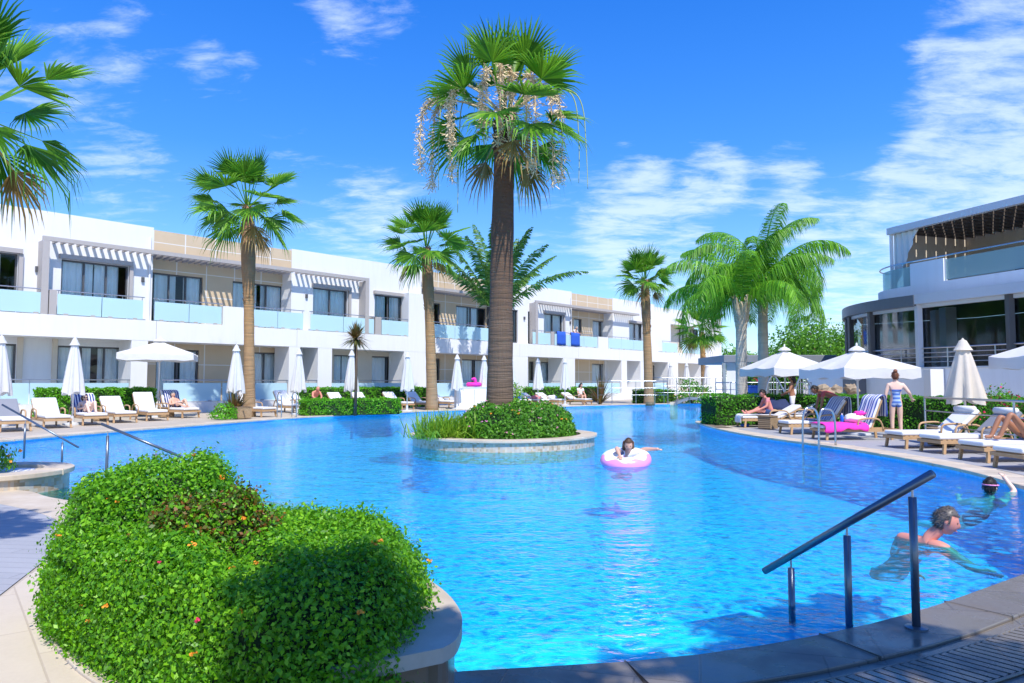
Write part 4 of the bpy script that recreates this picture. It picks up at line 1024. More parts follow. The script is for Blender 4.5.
# ---------------------------------------------------------------- planters with flowering mounds
def loop_radius(pts, c, m=180):
    P = smoothpath([(*p, 0) for p in pts], 6, closed=True); c = Vector(c)
    A = np.array([math.atan2(p.y - c.y, p.x - c.x) for p in P]); Rr = np.array([math.hypot(p.x - c.x, p.y - c.y) for p in P])
    i = np.argsort(A); A, Rr = A[i], Rr[i]
    A = np.r_[A - 2 * PI, A, A + 2 * PI]; Rr = np.r_[Rr, Rr, Rr]
    return lambda th: np.interp(th, A, Rr)
def mound(name, label, cat, outline, c, H, n, size, seed, mat, bumps=(), extra=(), loc=(0, 0, 0), steep=7.0, rough=0.05, flowers=(), core=0.93):
    """leafy mound over an outline: a flat-topped dome with steep sides, plus raised bumps (x, y, radius, height)"""
    rng = np.random.default_rng(seed); Rf = loop_radius(outline, c)
    t = thing(name, label, cat, (c[0], c[1], loc[2]))
    def height(x, y, s):
        h = H * np.maximum(0, 1 - np.clip(s, 0, 1) ** steep) ** 0.5
        for bx, by, br, bh in bumps:
            h = np.maximum(h, 0) ; d = np.hypot(x + c[0] - bx, y + c[1] - by) / br; h = np.maximum(h, bh * np.clip(1 - d ** 5, 0, 1) ** 0.5)
        return h + rough * (np.sin(x * 6.1 + 1.3 * y) * np.cos(y * 5.2) + 0.6 * np.sin(x * 13 + y * 9)) * (s < 0.95)
    n0 = n; n = n * 2; th = rng.uniform(-PI, PI, n); top = rng.random(n) < 0.66
    s = np.where(top, np.sqrt(rng.random(n)), rng.uniform(0.90, 1.0, n))
    r = Rf(th) * s; x, y = r * np.cos(th), r * np.sin(th); z = height(x, y, s)
    z = np.where(top, z, z * rng.random(n))
    e = 0.02
    gx = (height(x + e, y, np.hypot(x + e, y) / Rf(np.arctan2(y, x + e))) - height(x - e, y, np.hypot(x - e, y) / Rf(np.arctan2(y, x - e)))) / (2 * e)
    gy = (height(x, y + e, np.hypot(x, y + e) / Rf(np.arctan2(y + e, x))) - height(x, y - e, np.hypot(x, y - e) / Rf(np.arctan2(y - e, x)))) / (2 * e)
    wt = np.sqrt(1 + np.clip(gx, -5, 5) ** 2 + np.clip(gy, -5, 5) ** 2); wt[~top] = 1.6; kp = rng.choice(n, n0, replace=False, p=wt / wt.sum()); n = n0
    th, top, s, x, y, z, gx, gy = [q[kp] for q in (th, top, s, x, y, z, gx, gy)]
    Nn = np.c_[-np.clip(gx, -4, 4), -np.clip(gy, -4, 4), np.ones(n)]; Nn /= np.linalg.norm(Nn, axis=1)[:, None]
    Nn[~top] = np.c_[np.cos(th), np.sin(th), 0.3 * np.ones(n)][~top]
    P = np.c_[x, y, z] + Nn * rng.normal(-0.01, 0.028, n)[:, None]
    sprout = rng.random(n) < 0.045; P[sprout] += Nn[sprout] * rng.uniform(0.01, 0.05, sprout.sum())[:, None] * (0.5 + np.abs(np.sin(P[sprout, 0] * 9 + P[sprout, 1] * 7)))[:, None]
    inb = np.zeros(n, bool)
    for bx, by, br, _ in extra: inb |= (np.hypot(x + c[0] - bx, y + c[1] - by) < br)
    inb &= rng.random(n) < 0.5
    leaves('foliage', P[~inb], Nn[~inb], size, mat, seed, t, aspect=0.62, tilt=0.7, svar=0.6)
    if inb.any(): leaves('rose_foliage', P[inb], Nn[inb], size * 1.15, 'rose_leaf', seed + 1, t, aspect=0.66, tilt=0.9)
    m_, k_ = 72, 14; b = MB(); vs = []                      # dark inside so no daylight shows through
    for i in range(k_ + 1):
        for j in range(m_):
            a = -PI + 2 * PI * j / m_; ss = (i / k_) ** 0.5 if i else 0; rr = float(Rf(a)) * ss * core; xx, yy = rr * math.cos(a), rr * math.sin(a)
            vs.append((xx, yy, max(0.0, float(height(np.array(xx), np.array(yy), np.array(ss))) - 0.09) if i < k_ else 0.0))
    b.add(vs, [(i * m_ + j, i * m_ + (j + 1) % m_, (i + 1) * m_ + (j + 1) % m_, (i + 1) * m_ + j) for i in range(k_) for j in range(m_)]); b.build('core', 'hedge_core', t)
    for fm, k, fs, cl, box in flowers:                       # heads of small petals
        ok = np.where(top & (box(x + c[0], y + c[1]) if box else True))[0]; i = rng.choice(ok, k); q = np.repeat(P[i] + Nn[i] * 0.022, cl, 0); q += rng.normal(0, fs * 0.55, q.shape) * np.array([1, 1, .5])
        leaves('blossoms', q, np.repeat(Nn[i], cl, 0), fs, fm, seed + 9, t, aspect=0.9, tilt=0.5)
    return t
# near mound beside the sandstone path
FM = [(-0.50, 2.80), (-0.41, 3.3), (-0.42, 3.85), (-0.70, 4.45), (-1.2, 4.8), (-1.9, 4.95), (-2.45, 4.95), (-2.78, 4.75), (-2.82, 4.42), (-2.60, 4.08), (-2.25, 3.76), (-1.85, 3.44), (-1.5, 3.18), (-1.15, 2.88), (-0.80, 2.70)]
mound('flowering_mound', 'big leafy lantana mound with orange blossoms and a reddish rose patch by the sandstone path', 'flower bed', FM, (-1.55, 3.95), 0.60, 165000, 0.0215, 3, 'lantana_leaf', steep=11.0,
      bumps=((-2.16, 4.42, 0.52, 0.90), (-1.62, 3.88, 0.34, 0.78)), extra=((-1.54, 3.86, 0.31, 0), ), flowers=(('blossom_orange', 62, 0.013, 14, None), ('blossom_red', 7, 0.012, 14, lambda x, y: x < -1.2)))
t = thing('planter', 'curved beige stone planter rim holding the big lantana mound at the near water edge', 'planter', (0, 0, 0))
rc = at(443, 648, 0.3); rim = [(rc.x, rc.y), (-0.235, 3.2), (-0.25, 3.55), (-0.42, 4.02), (-0.80, 4.62), (-1.42, 5.02), (-2.1, 5.2), (-2.8, 5.22)]
rp = [p.xy for p in smoothpath([(*p, 0) for p in rim], 6)]
rl_ = at(330, 671, 0.3); inn = offs(rp, 0.36)
def rim_outline(k):
    o = offs(rp, k); d = (Vector((rc.x, rc.y)) - Vector((rl_.x, rl_.y))).normalized(); q = Vector((-d.y, d.x))
    return [Vector((rl_.x, rl_.y)) + q * k, o[0] - d * k * 0.5 + q * k] + o[1:] + inn[:6:-1] + [Vector((rl_.x, rl_.y)) + q * 0.22]
MB().prism([tuple(p) for p in rim_outline(0.0)], 0.238, 0.30).build('coping', 'coping_stone', t, bevel=0.014)
MB().prism([tuple(p) for p in rim_outline(0.035)], -1.0, 0.237).build('wall', 'mosaic_brown', t)

# round island with the palm
IC = Vector((-0.20, 17.6)); IS = [(IC.x + 2.12 * math.cos(a) * (1 + 0.05 * math.cos(2 * a)), IC.y + 2.35 * math.sin(a)) for a in [2 * PI * k / 16 for k in range(16)]]
ip = [p.xy for p in smoothpath([(*p, 0) for p in IS], 6, closed=True)]; ip.append(ip[0]); 
t = thing('island_planter', 'round pool island with white stone rim and beige mosaic sides round the tall palm', 'planter', (0, 0, 0))
MB().strip([tuple(p) for p in ip], -0.03, 0.36, 0.13, 0.19).build('coping', 'coping_stone', t, bevel=0.01)
MB().strip([tuple(p) for p in ip], 0.03, 0.25, -0.32, 0.129).build('wall', 'mosaic_sand', t)
MB().strip([tuple(p) for p in ip], 0.032, 0.25, -1.049, -0.322).build('underwater_wall', 'pool_tile', t)
MB().prism([tuple(p) for p in offs(ip[:-1], 0.27)], -0.2, 0.15).build('soil', 'soil', t)
IM = [(IC.x + a, IC.y + b) for a, b in ((-0.95, -1.2), (-0.2, -1.75), (0.6, -1.75), (1.3, -1.3), (1.68, -0.5), (1.6, 0.4), (1.0, 1.3), (0.0, 1.6), (-0.7, 0.9), (-1.1, -0.2))]
mound('flowering_mound', 'round lantana mound with pink and orange blossoms on the pool island', 'flower bed', IM, (IC.x + 0.35, IC.y - 0.2), 0.70, 22000, 0.056, 8, 'island_leaf', loc=(0, 0, 0.15), steep=4.0, rough=0.10,
      flowers=(('blossom_pink', 110, 0.028, 7, None), ('blossom_orange', 26, 0.03, 8, None)))
q = on(437, 16.4, 0.15)
t = thing('papyrus_clump', 'wispy light green grassy clump on the edge of the pool island', 'plant', tuple(q))
rng_ = random.Random(12); b = MB()
for i in range(620):
    az = rng_.uniform(0, 2 * PI); el = R(rng_.uniform(10, 85)); l = rng_.uniform(0.45, 0.95); o = Vector((rng_.gauss(0.1, .30), rng_.gauss(0, .25), 0))
    d = Vector((math.cos(az) * math.cos(el), math.sin(az) * math.cos(el), math.sin(el))); s = Vector((-math.sin(az), math.cos(az), 0)) * 0.012
    b.add([o - s, o + s, o + d * l * .6 + s, o + d * l * .6 - s, o + d * l + Vector((0, 0, -0.22 * l))], [(0, 1, 2, 3), (3, 2, 4)])
b.build('foliage', 'grass_leaf', t)
sword_leaves(t, 'low_leaves', (0.1, 0, 0.05), 160, 0.55, 77, 'grass_leaf', 0, 60, 0.02, 0.5)

# small planter at the left rim of the pool
LC = at(-8, 470, 0.2); LI = [(LC.x + 0.95 * math.cos(a), LC.y + 0.95 * math.sin(a)) for a in [2 * PI * k / 14 for k in range(14)]]
lp_ = [p.xy for p in smoothpath([(*p, 0) for p in LI], 5, closed=True)]; lp_.append(lp_[0])
t = thing('island_planter', 'small round planter with mosaic sides rising from the shallow water by the entry steps', 'planter', (0, 0, 0))
MB().strip([tuple(p) for p in lp_], -0.03, 0.34, 0.14, 0.21).build('coping', 'coping_stone', t, bevel=0.01)
MB().strip([tuple(p) for p in lp_], 0.03, 0.25, -1.049, 0.139).build('wall', 'mosaic_sand', t)
MB().prism([tuple(p) for p in offs(lp_[:-1], 0.27)], -0.2, 0.16).build('soil', 'white_cloth', t)
shrub('little flowering shrub with orange blossoms in the small round planter', (LC.x - 0.12, LC.y, 0.15), 0.42, 0.42, 0.42, 900, 0.055, 33, mat='island_leaf', flowers=(('blossom_orange', 25),))
# ---------------------------------------------------------------- broad-leaved trees behind the pavilion, and one added over the photographer for its shade
def leafy_tree(label, base, clumps, n, size, seed, trunk_r=0.16, mat='tree_leaf', name='tree', group=None):
    rng = np.random.default_rng(seed); t = thing(name, label, 'tree', base, 0, group); rr = random.Random(seed)
    zt = min(c[2] for c in clumps); b = MB(); fork = Vector((0, 0, zt * 0.55))
    b.tube([(0, 0, -0.1), (0.05, 0, zt * 0.3), tuple(fork)], [trunk_r * 1.3, trunk_r, trunk_r * 0.85], 10)
    for c in clumps:
        e = Vector(c[:3]); m = fork.lerp(e, 0.5) + Vector((rr.uniform(-.2, .2), rr.uniform(-.2, .2), 0.15)); b.tube([tuple(fork), tuple(m), tuple(e)], [trunk_r * 0.6, trunk_r * 0.35, 0.02], 7)
    b.build('trunk', 'stem_brown', t, smooth=True)
    vol = np.array([c[3] ** 2 for c in clumps]); Ps, Ns = [], []
    for c, v in zip(clumps, vol / vol.sum()):
        k = int(n * v); u = rng.normal(0, 1, (k, 3)); u /= np.linalg.norm(u, axis=1)[:, None]
        lump = 1 + 0.22 * np.sin(u[:, 0] * 5 + c[0]) * np.cos(u[:, 2] * 6 + c[1]) + 0.12 * np.sin(u[:, 1] * 12)
        r = c[3] * rng.random(k) ** 0.35 * lump
        Ps.append(u * r[:, None] * np.array([1, 1, 0.85]) + np.array(c[:3])); Ns.append(u)
    leaves('crown', np.vstack(Ps), np.vstack(Ns), size, mat, seed, t, tilt=0.8)
    return t
def tree_at(label, px_, Y, ztop, w, n, size, seed, **kw):
    rr = random.Random(seed); cl = []
    for i in range(9): cl.append((rr.uniform(-w, w) * 0.6, rr.uniform(-w, w) * 0.6, ztop * rr.uniform(0.45, 0.82), w * rr.uniform(0.35, 0.55)))
    leafy_tree(label, place(px_, Y), cl, n, size, seed, **kw)
tree_at('bushy green tree rising behind the grey flat roofed pavilion', 797, 41, 4.6, 2.6, 5200, 0.17, 3)
tree_at('feathery green tree between the pavilion and the dark end of the restaurant', 832, 43, 5.6, 2.6, 5200, 0.17, 4)
tree_at('dark green tree in the gap under the open parasols', 779, 37, 2.9, 1.9, 3000, 0.14, 5)
tree_at('far low tree top showing over the pavilion roof beside the hotel end', 722, 90, 6.6, 3.6, 2400, 0.35, 6)
tree_at('far round tree top over the pavilion roof between the palm trunks', 752, 92, 6.4, 3.4, 2400, 0.35, 7)
# unseen tree added behind and above the camera, shaped to shade the near paving
def added_shade_tree():
    cl = []; rr = random.Random(9); bx, by = 1.5, -4.2
    def over(g, z=6.2, r=0.5):                        # clump whose shadow falls on ground point g
        s = z / SUN_DIR.z; cl.append((g[0] + SUN_DIR.x * s - bx, g[1] + SUN_DIR.y * s - by, z, r))
    for gx in np.arange(-0.9, 3.3, 0.55):
        for gy in np.arange(1.2, 4.6, 0.55):
            lim = 4.05 + 0.33 * gx if gx < 2.2 else 4.25
            if gy < lim and not (gx < -0.2 and gy > 3.6) and not (gy > 3.4 and rr.random() < 0.25): over((gx + rr.uniform(-.15, .15), gy + rr.uniform(-.15, .15)), 6.2 + rr.uniform(-.5, .5), 0.40)
    for g in ((2.5, 5.2), (2.1, 4.9), (1.5, 4.75), (-0.9, 2.9), (-1.2, 2.6), (3.6, 3.6), (4.2, 2.8)): over(g, 6.0, 0.30)
    for g in ((-5.0, 6.9), (-5.35, 6.6), (-5.7, 7.2), (-6.2, 6.8), (-5.5, 7.4)): over(g, 6.6, 0.55)
    leafy_tree('large unseen leafy tree added behind the photographer to cast shade', (bx, by, 0), cl, 32000, 0.15, 9, 0.2, name='added_shade_tree')
added_shade_tree()
# ---------------------------------------------------------------- the restaurant with terrace, upper balcony and roof pergola
CAN = [(19.0, 16.5), (17.75, 20.0), (16.62, 23.3), (15.70, 25.6), (15.15, 27.0), (14.72, 28.3), (14.50, 29.7), (14.62, 31.3), (15.2, 33.0), (16.3, 35.0)]
rest = thing('restaurant_building', 'two storey restaurant with grey canopy, roll down clear blinds and a curved white balcony', 'restaurant', (0, 0, 0))
def sp(path, sub=5): return [tuple(p.xy) for p in smoothpath([(*p, 0) for p in path], sub)]
def cut(path, y0, y1): return [p for p in path if y0 - 1e-6 <= p[1] <= y1 + 1e-6]
can = sp(CAN)                                   # runs from near to far; inside of the building lies to the right (negative offsets)
def rp_(name, mat, path, o0, o1, z0, z1, parent=rest, bevel=0.0): return MB().strip(path, o0, o1, z0, z1).build(name, mat, parent, bevel=bevel)
WALLP = sp(CAN + [(15.6, 36.6)][:0])
rp_('terrace_wall', 'white_render_cool', can, -0.32, -0.10, -0.2, 1.93)
rp_('wall_cap', 'fascia_light', can, -0.36, -0.06, 1.931, 1.99, bevel=0.008)
fa = cut(can, 0, 27.05); fb = cut(can, 26.9, 40)
rp_('canopy_fascia', 'fascia_light', fa, -0.50, 0.0, 4.36, 4.72)
rp_('canopy_fascia', 'fascia_dark', fb, -0.48, 0.02, 4.30, 4.715)
rp_('blind_cassette', 'fascia_light', fa, -0.42, -0.22, 4.22, 4.357); rp_('blind_cassette', 'fascia_light', fb, -0.42, -0.22, 4.18, 4.297)
def inner(o): return [tuple(Vector(p) + Vector((-t.y, t.x)) * o) for p, t in [(can[i], (Vector(can[min(i + 1, len(can) - 1)]) - Vector(can[max(i - 1, 0)])).normalized()) for i in range(len(can))]]
REAR = [(18.6, 38.2), (22.0, 34.0), (23.5, 27.0), (26.5, 17.5)]
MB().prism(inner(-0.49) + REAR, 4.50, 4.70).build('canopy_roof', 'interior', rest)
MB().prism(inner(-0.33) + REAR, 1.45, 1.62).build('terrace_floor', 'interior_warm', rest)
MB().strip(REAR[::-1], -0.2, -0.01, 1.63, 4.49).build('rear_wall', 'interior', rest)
rp_('clear_blind', 'clear_blind', cut(can, 0, 35), -0.325, -0.315, 2.0, 4.21)
def oat(i, o):
    p = Vector(can[i]); t = (Vector(can[min(i + 1, len(can) - 1)]) - Vector(can[max(i - 1, 0)])).normalized(); return p + Vector((-t.y, t.x)) * o
def near_i(y): return min(range(len(can)), key=lambda i: abs(can[i][1] - y))
for y, mt in ((20.0, 'fascia_light'), (23.6, 'frame_dark'), (27.0, 'fascia_light'), (29.4, 'frame_dark'), (31.6, 'frame_dark'), (33.2, 'frame_dark')):
    p = oat(near_i(y), -0.2); MB().box(p.x - 0.10, p.x + 0.10, p.y - 0.10, p.y + 0.10, 1.992, 4.36).build('column', mt, rest, bevel=0.01)
# things standing dimly inside: pale inner columns and counter
for i, (y, o, w, z) in enumerate(((21.5, -3.2, 0.25, 4.45), (25.0, -3.4, 0.22, 4.45), (28.4, -3.0, 0.22, 4.45), (23.2, -4.5, 0.5, 2.7), (26.2, -4.6, 0.7, 2.6), (30.3, -3.4, 0.2, 4.45))):
    p = oat(near_i(y), o); MB().box(p.x - w, p.x + w, p.y - w, p.y + w, 1.6, z).build('inner_column' if z > 4 else 'counter', 'fascia_light' if z > 4 else 'interior_warm', rest)
rl = MB(); rail_path = [oat(i, -0.2) for i in range(len(can))]
for z in (2.18, 2.36, 2.52, 2.70): rl.tube([(p.x, p.y, z) for p in rail_path], 0.028 if z > 2.6 else 0.016, 6)
d_ = 0
for i in range(1, len(rail_path)):
    d_ += (rail_path[i] - rail_path[i - 1]).length
    if d_ > 1.7: d_ = 0; rl.tube([(rail_path[i].x, rail_path[i].y, 1.98), (rail_path[i].x, rail_path[i].y, 2.7)], 0.025, 6)
rl.build('terrace_railing', 'steel', rest)
for y in (26.2, 25.2):
    p = oat(near_i(y), 0.0); MB().box(p.x - 0.35, p.x + 0.15, p.y - (0.22 if y > 26 else 0.15), p.y + (0.22 if y > 26 else 0.15), -0.1, 1.90 if y > 26 else 1.5).build('wall_pier', 'white_render', rest, bevel=0.01)
# upper balcony
UPP = [(20.2, 16.5), (18.7, 20.0), (17.4, 23.9), (16.3, 27.0), (15.75, 28.7), (15.55, 29.7), (15.75, 30.8), (16.4, 31.6), (17.6, 32.0), (20.0, 32.4)]
up = sp(UPP)
def upart(a, b): return up[a:b + 1]
ci = lambda y: min(range(len(up)), key=lambda i: abs(up[i][1] - y) if i < 32 else 99)
k1, k2, k3 = ci(24.1), ci(26.9), ci(28.5)
rp_('balcony_wall', 'white_render_cool', up, -0.2, 0.0, 4.70, 5.25)
rp_('balcony_floor', 'paving_grey', up, -4.5, -0.201, 4.72, 4.98)
rp_('balcony_wall', 'white_render_cool', upart(0, k1), -0.199, 0.001, 5.251, 6.12)
rp_('balcony_wall', 'white_render_cool', upart(k2, k3), -0.199, 0.001, 5.251, 6.12)
rp_('balcony_glass', 'green_glass', upart(k1, k1 + (k2 - k1) // 2), -0.14, -0.125, 5.30, 6.08); rp_('balcony_glass', 'green_glass', upart(k1 + (k2 - k1) // 2, k2), -0.14, -0.125, 5.30, 6.08)
rp_('balcony_glass', 'green_glass', upart(k3, k3 + 9), -0.14, -0.125, 5.26, 6.05)
MB().tube([(p[0] + 0.1, p[1], 6.22) for p in up[:-6]], 0.03, 8).build('balcony_rail', 'steel', rest)
def upo(i, o):
    p = Vector(up[i]); t = (Vector(up[min(i + 1, len(up) - 1)]) - Vector(up[max(i - 1, 0)])).normalized(); return p + Vector((-t.y, t.x)) * o
# roof pergola: straight fascia from far corner to near, slats run inwards
A = Vector((15.72, 29.75)); B = Vector((20.3, 16.6)); dAB = (B - A).normalized(); nin = Vector((-dAB.y, dAB.x)); 
if nin.x < 0: nin = -nin
fx = MB(); fx.bar((*A, 7.70), (*B, 7.70), 0.22, 0.26); fx.bar((*A, 7.702), (*(A + nin * 4.5), 7.702), 0.20, 0.24); fx.build('roof_fascia', 'fascia_light', rest)
pl = MB(); ln = (B - A).length; s = 0.35
while s < ln:
    p = A + dAB * s; q = p + nin * 4.4; pl.bar((*(p + nin * 0.12), 7.64), (*q, 7.64), 0.09, 0.16); s += 0.42
pl.build('pergola_slats', 'dark_slat', rest)
ro = MB()
for s_ in range(8):                                       # boards laid across the slats with gaps
    a, b_ = A + nin * (0.25 + s_ * 0.55), B + nin * (0.25 + s_ * 0.55); ro.bar((*a, 7.765), (*b_, 7.765), 0.49, 0.05)
ro.build('roof_boards', 'beige_board', rest)
p = A + dAB * 0.08 + nin * 0.05; MB().tube([(p.x, p.y, 4.98), (p.x, p.y, 7.6)], 0.07, 10).build('roof_post', 'white_render', rest)
cl = MB(); v = []
for i in range(15):
    t = i / 14; x = A + dAB * (0.15 + 1.15 * t) + nin * (0.12 + 0.05 * math.sin(i * 1.9)); zb = 5.15 + 2.35 * t
    v += [(x.x, x.y, 7.56), (x.x - 0.03, x.y, min(zb, 7.5))]
cl.add(v, [(2 * i, 2 * i + 2, 2 * i + 3, 2 * i + 1) for i in range(14)]).build('drawn_curtain', 'awning_cloth', rest, smooth=True)
bw = MB(); a, b_ = A + nin * 4.0 + dAB * 0.2, B + nin * 4.0; bw.bar((*a, 6.3), (*b_, 6.3), 0.2, 2.7); bw.build('upper_wall', 'beige_board', rest)
e1_, e2_ = A + nin * 0.5 + dAB * 0.3, A + nin * 4.1 + dAB * 0.3; MB().bar((*e1_, 6.25), (*e2_, 6.25), 0.18, 2.6).build('upper_end_wall', 'beige_board', rest)
a2, b2 = A + nin * 3.86 + dAB * 2.5, A + nin * 3.86 + dAB * 9.0; MB().bar((*a2, 5.95), (*b2, 5.95), 0.06, 1.7).build('upper_window', 'interior', rest)
# door and darker opening in the terrace wall near its far end
p = oat(near_i(30.2), 0.0); MB().box(p.x - 0.32, p.x + 0.12, p.y - 0.6, p.y + 0.6, 0.0, 1.86).build('door', 'fascia_dark', rest)

# flat roofed pavilion behind the palms
pv = thing('pavilion', 'low flat roofed grey pavilion with timber posts behind the palm trunks', 'pavilion', (0, 0, 0))
P0, P1 = on(713.5, 38, 0), on(838, 36, 0)
MB().box(P0.x, P1.x, 36.0, 41.0, zat(740, 362.5, 36), zat(740, 355, 36)).build('roof', 'roof_grey', pv, bevel=0.02)
zr = zat(740, 362.5, 36) - 0.003
for i, x in enumerate((P0.x + 0.08, P0.x + 1.55, P0.x + 2.2, P0.x + 3.6, P0.x + 4.8)):
    MB().box(x - 0.07, x + 0.07, 36.2, 36.34, 0, zr).build('post', 'steel' if i == 0 else 'timber_brown', pv)
MB().add([(P0.x + 0.2, 36.27, zr), (P0.x + 1.45, 36.27, zr), (P0.x + 0.2, 36.27, 0.1), (P0.x + 0.7, 36.3, 0.1)], [(0, 1, 3, 2)]).build('side_awning', 'awning_cloth', pv)
MB().box(P0.x + 1.7, P1.x, 40.2, 40.4, 0, zr).build('rear_wall', 'interior_warm', pv)
t = thing('climbing_plant', 'red flowering climber on the timber post of the grey pavilion', 'plant', (P0.x + 1.62, 36.0, 0))
rg = np.random.default_rng(3); P = np.c_[rg.normal(0, .16, 500), rg.normal(0, .1, 500), rg.uniform(0.3, zr, 500)]
leaves('foliage', P, rg.normal(0, 1, (500, 3)), 0.11, 'tree_leaf', 3, t); leaves('blossoms', P[:60] - np.array([0, .12, 0]), rg.normal(0, 1, (60, 3)), 0.12, 'blossom_red', 4, t)

g1, g2 = on(811, 33.5, 0), on(872, 30.0, 0); t = thing('garden_wall', 'low white garden wall running from the pavilion to the restaurant door', 'wall', (0, 0, 0))
MB().bar((g1.x, g1.y, 0.9), (g2.x, g2.y, 0.9), 0.22, 2.0).build('wall', 'white_render_cool', t); MB().bar((g1.x, g1.y, 1.93), (g2.x, g2.y, 1.93), 0.28, 0.05).build('cap', 'fascia_light', t)
# rockery by the restaurant door
q = on(840, 28.0, 0); t = thing('rockery', 'brown rocks heaped before the restaurant door beside the hedge', 'rockery', (q.x, q.y, 0))
rr = random.Random(3)
for i in range(11):
    b = MB(); r = rr.uniform(0.18, 0.34); x = rr.uniform(-0.75, 0.6); z = 0.95 + rr.uniform(-.5, .45) * (1 - abs(x))
    b.ball((x, rr.uniform(-.2, .2), z), r, 9, 6, (1, .9, .75)); b.v = [tuple(Vector(p) + Vector((rr.gauss(0, .03), rr.gauss(0, .03), rr.gauss(0, .03)))) for p in b.v]; b.build('rock', 'rock', t)
b = MB(); b.box(-0.75, 0.6, -0.1, 0.4, 0, 0.9); b.build('base', 'rock', t)

# blue bin, arched handrails, rails
q = on(753.5, 31.0, 0); t = thing('storage_box', 'bright blue box standing behind the hedge between the palm trunks', 'box', (q.x, q.y, 0.0))
MB().box(-0.26, 0.26, -0.2, 0.2, 0.0, 1.22).build('body', 'plastic_blue', t, bevel=0.02); MB().box(-0.29, 0.29, -0.23, 0.23, 1.221, 1.30).build('lid', 'plastic_blue', t, bevel=0.015)
for px_, lab in ((775, 'arched steel handrail with bars, nearer the palm trunks'), (804.5, 'arched steel handrail with bars, beside the bending man')):
    q = on(px_, 27.3, 0); t = thing('arched_handrail', lab, 'handrail', (q.x, q.y, 0), 0, 'arched handrails behind the hedge')
    P = smoothpath([(-0.32, 0, 0.2), (-0.30, 0, 1.15), (-0.12, 0, 1.62), (0.06, 0, 1.60), (0.30, -0.1, 1.15), (0.42, -0.2, 0.75)], 6)
    MB().tube(P, 0.035, 8).build('handrail', 'steel', t, smooth=True)
    for s_ in (0.0,):
        for x, zt_ in ((-0.2, 1.45), (-0.12, 1.58), (-0.02, 1.60), (0.08, 1.55), (0.17, 1.38), (0.25, 1.22)): MB().tube([(x, 0.02, 0.2), (x, 0, zt_)], 0.017, 6).build('bar', 'steel', t)
def post_rail(name, label, pts, hs, mat='steel', r=0.026, postr=0.022, z0=0.0, cat='railing', mids=True, every=None):
    t = thing(name, label, cat, (pts[0][0], pts[0][1], z0)); o = Vector((pts[0][0], pts[0][1], 0)); P = [Vector((p[0], p[1], 0)) - o for p in pts]
    for j, h in enumerate(hs): MB().tube([(p.x, p.y, h) for p in P], r if j == 0 else r * 0.6, 6).build('top_rail' if j == 0 else 'middle_rail', mat, t, smooth=True)
    for p in P: MB().tube([(p.x, p.y, 0), (p.x, p.y, hs[0])], postr, 6).build('post', mat, t)
    return t
A_ = on(926, 17.2, 0); B_ = on(1016, 13.6, 0); C_ = on(1075, 12.0, 0)
post_rail('steel_railing', 'three bar steel railing in front of the hedge behind the far right loungers', [(A_.x, A_.y), (B_.x, B_.y), (C_.x, C_.y)], (1.06, 0.75, 0.42))
e1 = [on(p, 46.5 - (p - 598) * 0.0, 0) for p in (598, 612, 636, 655, 668)]
post_rail('steel_railing', 'steel railing along the far pool edge before the flax clump', [(p.x, p.y) for p in e1], (1.55, 1.1, 0.65), z0=-0.02, r=0.026, postr=0.022)
e2 = [on(p, 48.6, 0) for p in (651, 664, 677, 690, 703, 716, 729, 742)]
post_rail('steel_railing', 'tall steel railing of the footbridge before the white loungers', [(p.x, p.y) for p in e2], (1.75, 1.2, 0.75), r=0.026, postr=0.022)
e3 = [on(p, 33.0, 0) for p in (716, 731, 746, 762, 778, 794, 812)]
post_rail('steel_railing', 'steel railing behind the hedge below the grey pavilion', [(p.x, p.y) for p in e3], (1.42, 1.1, 0.8, 0.5), r=0.025)
t = thing('footbridge', 'little arched footbridge over the far pool channel', 'bridge', (0, 0, 0))
a, c = on(672, 49.3, 0), on(712, 49.3, 0); b = MB(); v = []
for i in range(13):
    s_ = i / 12; x = a.x + (c.x - a.x) * s_; h = 0.42 * math.sin(PI * s_); v += [(x, 48.7, h - 0.14), (x, 50.2, h - 0.14), (x, 50.2, h + 0.03), (x, 48.7, h + 0.03)]
b.add(v, [(4 * i + k, 4 * i + (k + 1) % 4, 4 * i + 4 + (k + 1) % 4, 4 * i + 4 + k) for i in range(12) for k in range(4)] + [(0, 1, 2, 3), (51, 50, 49, 48)]); b.build('deck', 'roof_grey', t)
for x in (a.x, c.x): MB().box(x - 0.25, x + 0.25, 48.75, 50.15, -1.2, 0.1).build('abutment', 'coping_stone', t)

# pool handrails
def slope_rail(label, rail, posts, r=0.024, mat='rail_paint', pr=0.022, base=True):
    t = thing('pool_handrail', label, 'handrail', tuple(posts[0][0]))
    o = Vector(posts[0][0])
    MB().tube([Vector(p) - o for p in rail], r, 12).build('handrail', mat, t, smooth=True)
    for a, b_ in posts:
        a, b_ = Vector(a) - o, Vector(b_) - o; k = a.lerp(b_, 0.93)
        q = MB().tube([a, k], pr, 12).build('post', mat, t, smooth=True)
        MB().tube([k, b_], pr * 0.32, 8).build('pin', 'steel', q)
    if base: MB().lathe([(0.06, 0), (0.06, 0.012), (0.03, 0.018)], 20).build('base_plate', mat, t)
b1 = at(916.5, 629, 0.02); dv = Vector((-0.50, 0.866, 0)); Q = lambda s, z: (b1.x + dv.x * s, b1.y + dv.y * s, z)
zz1 = zat(914, 489, b1.y)
slope_rail('dark metal handrail sloping into the near pool steps with three posts', [Q(-0.12, zz1 + 0.10), Q(1.06, 0.105)],
           [(Q(0, 0.02), Q(0, zz1 + 0.01)), (Q(0.42, -0.24), Q(0.42, 0.515)), (Q(0.84, -0.52), Q(0.84, 0.225))])
c1 = at(106, 489, 0.0); 
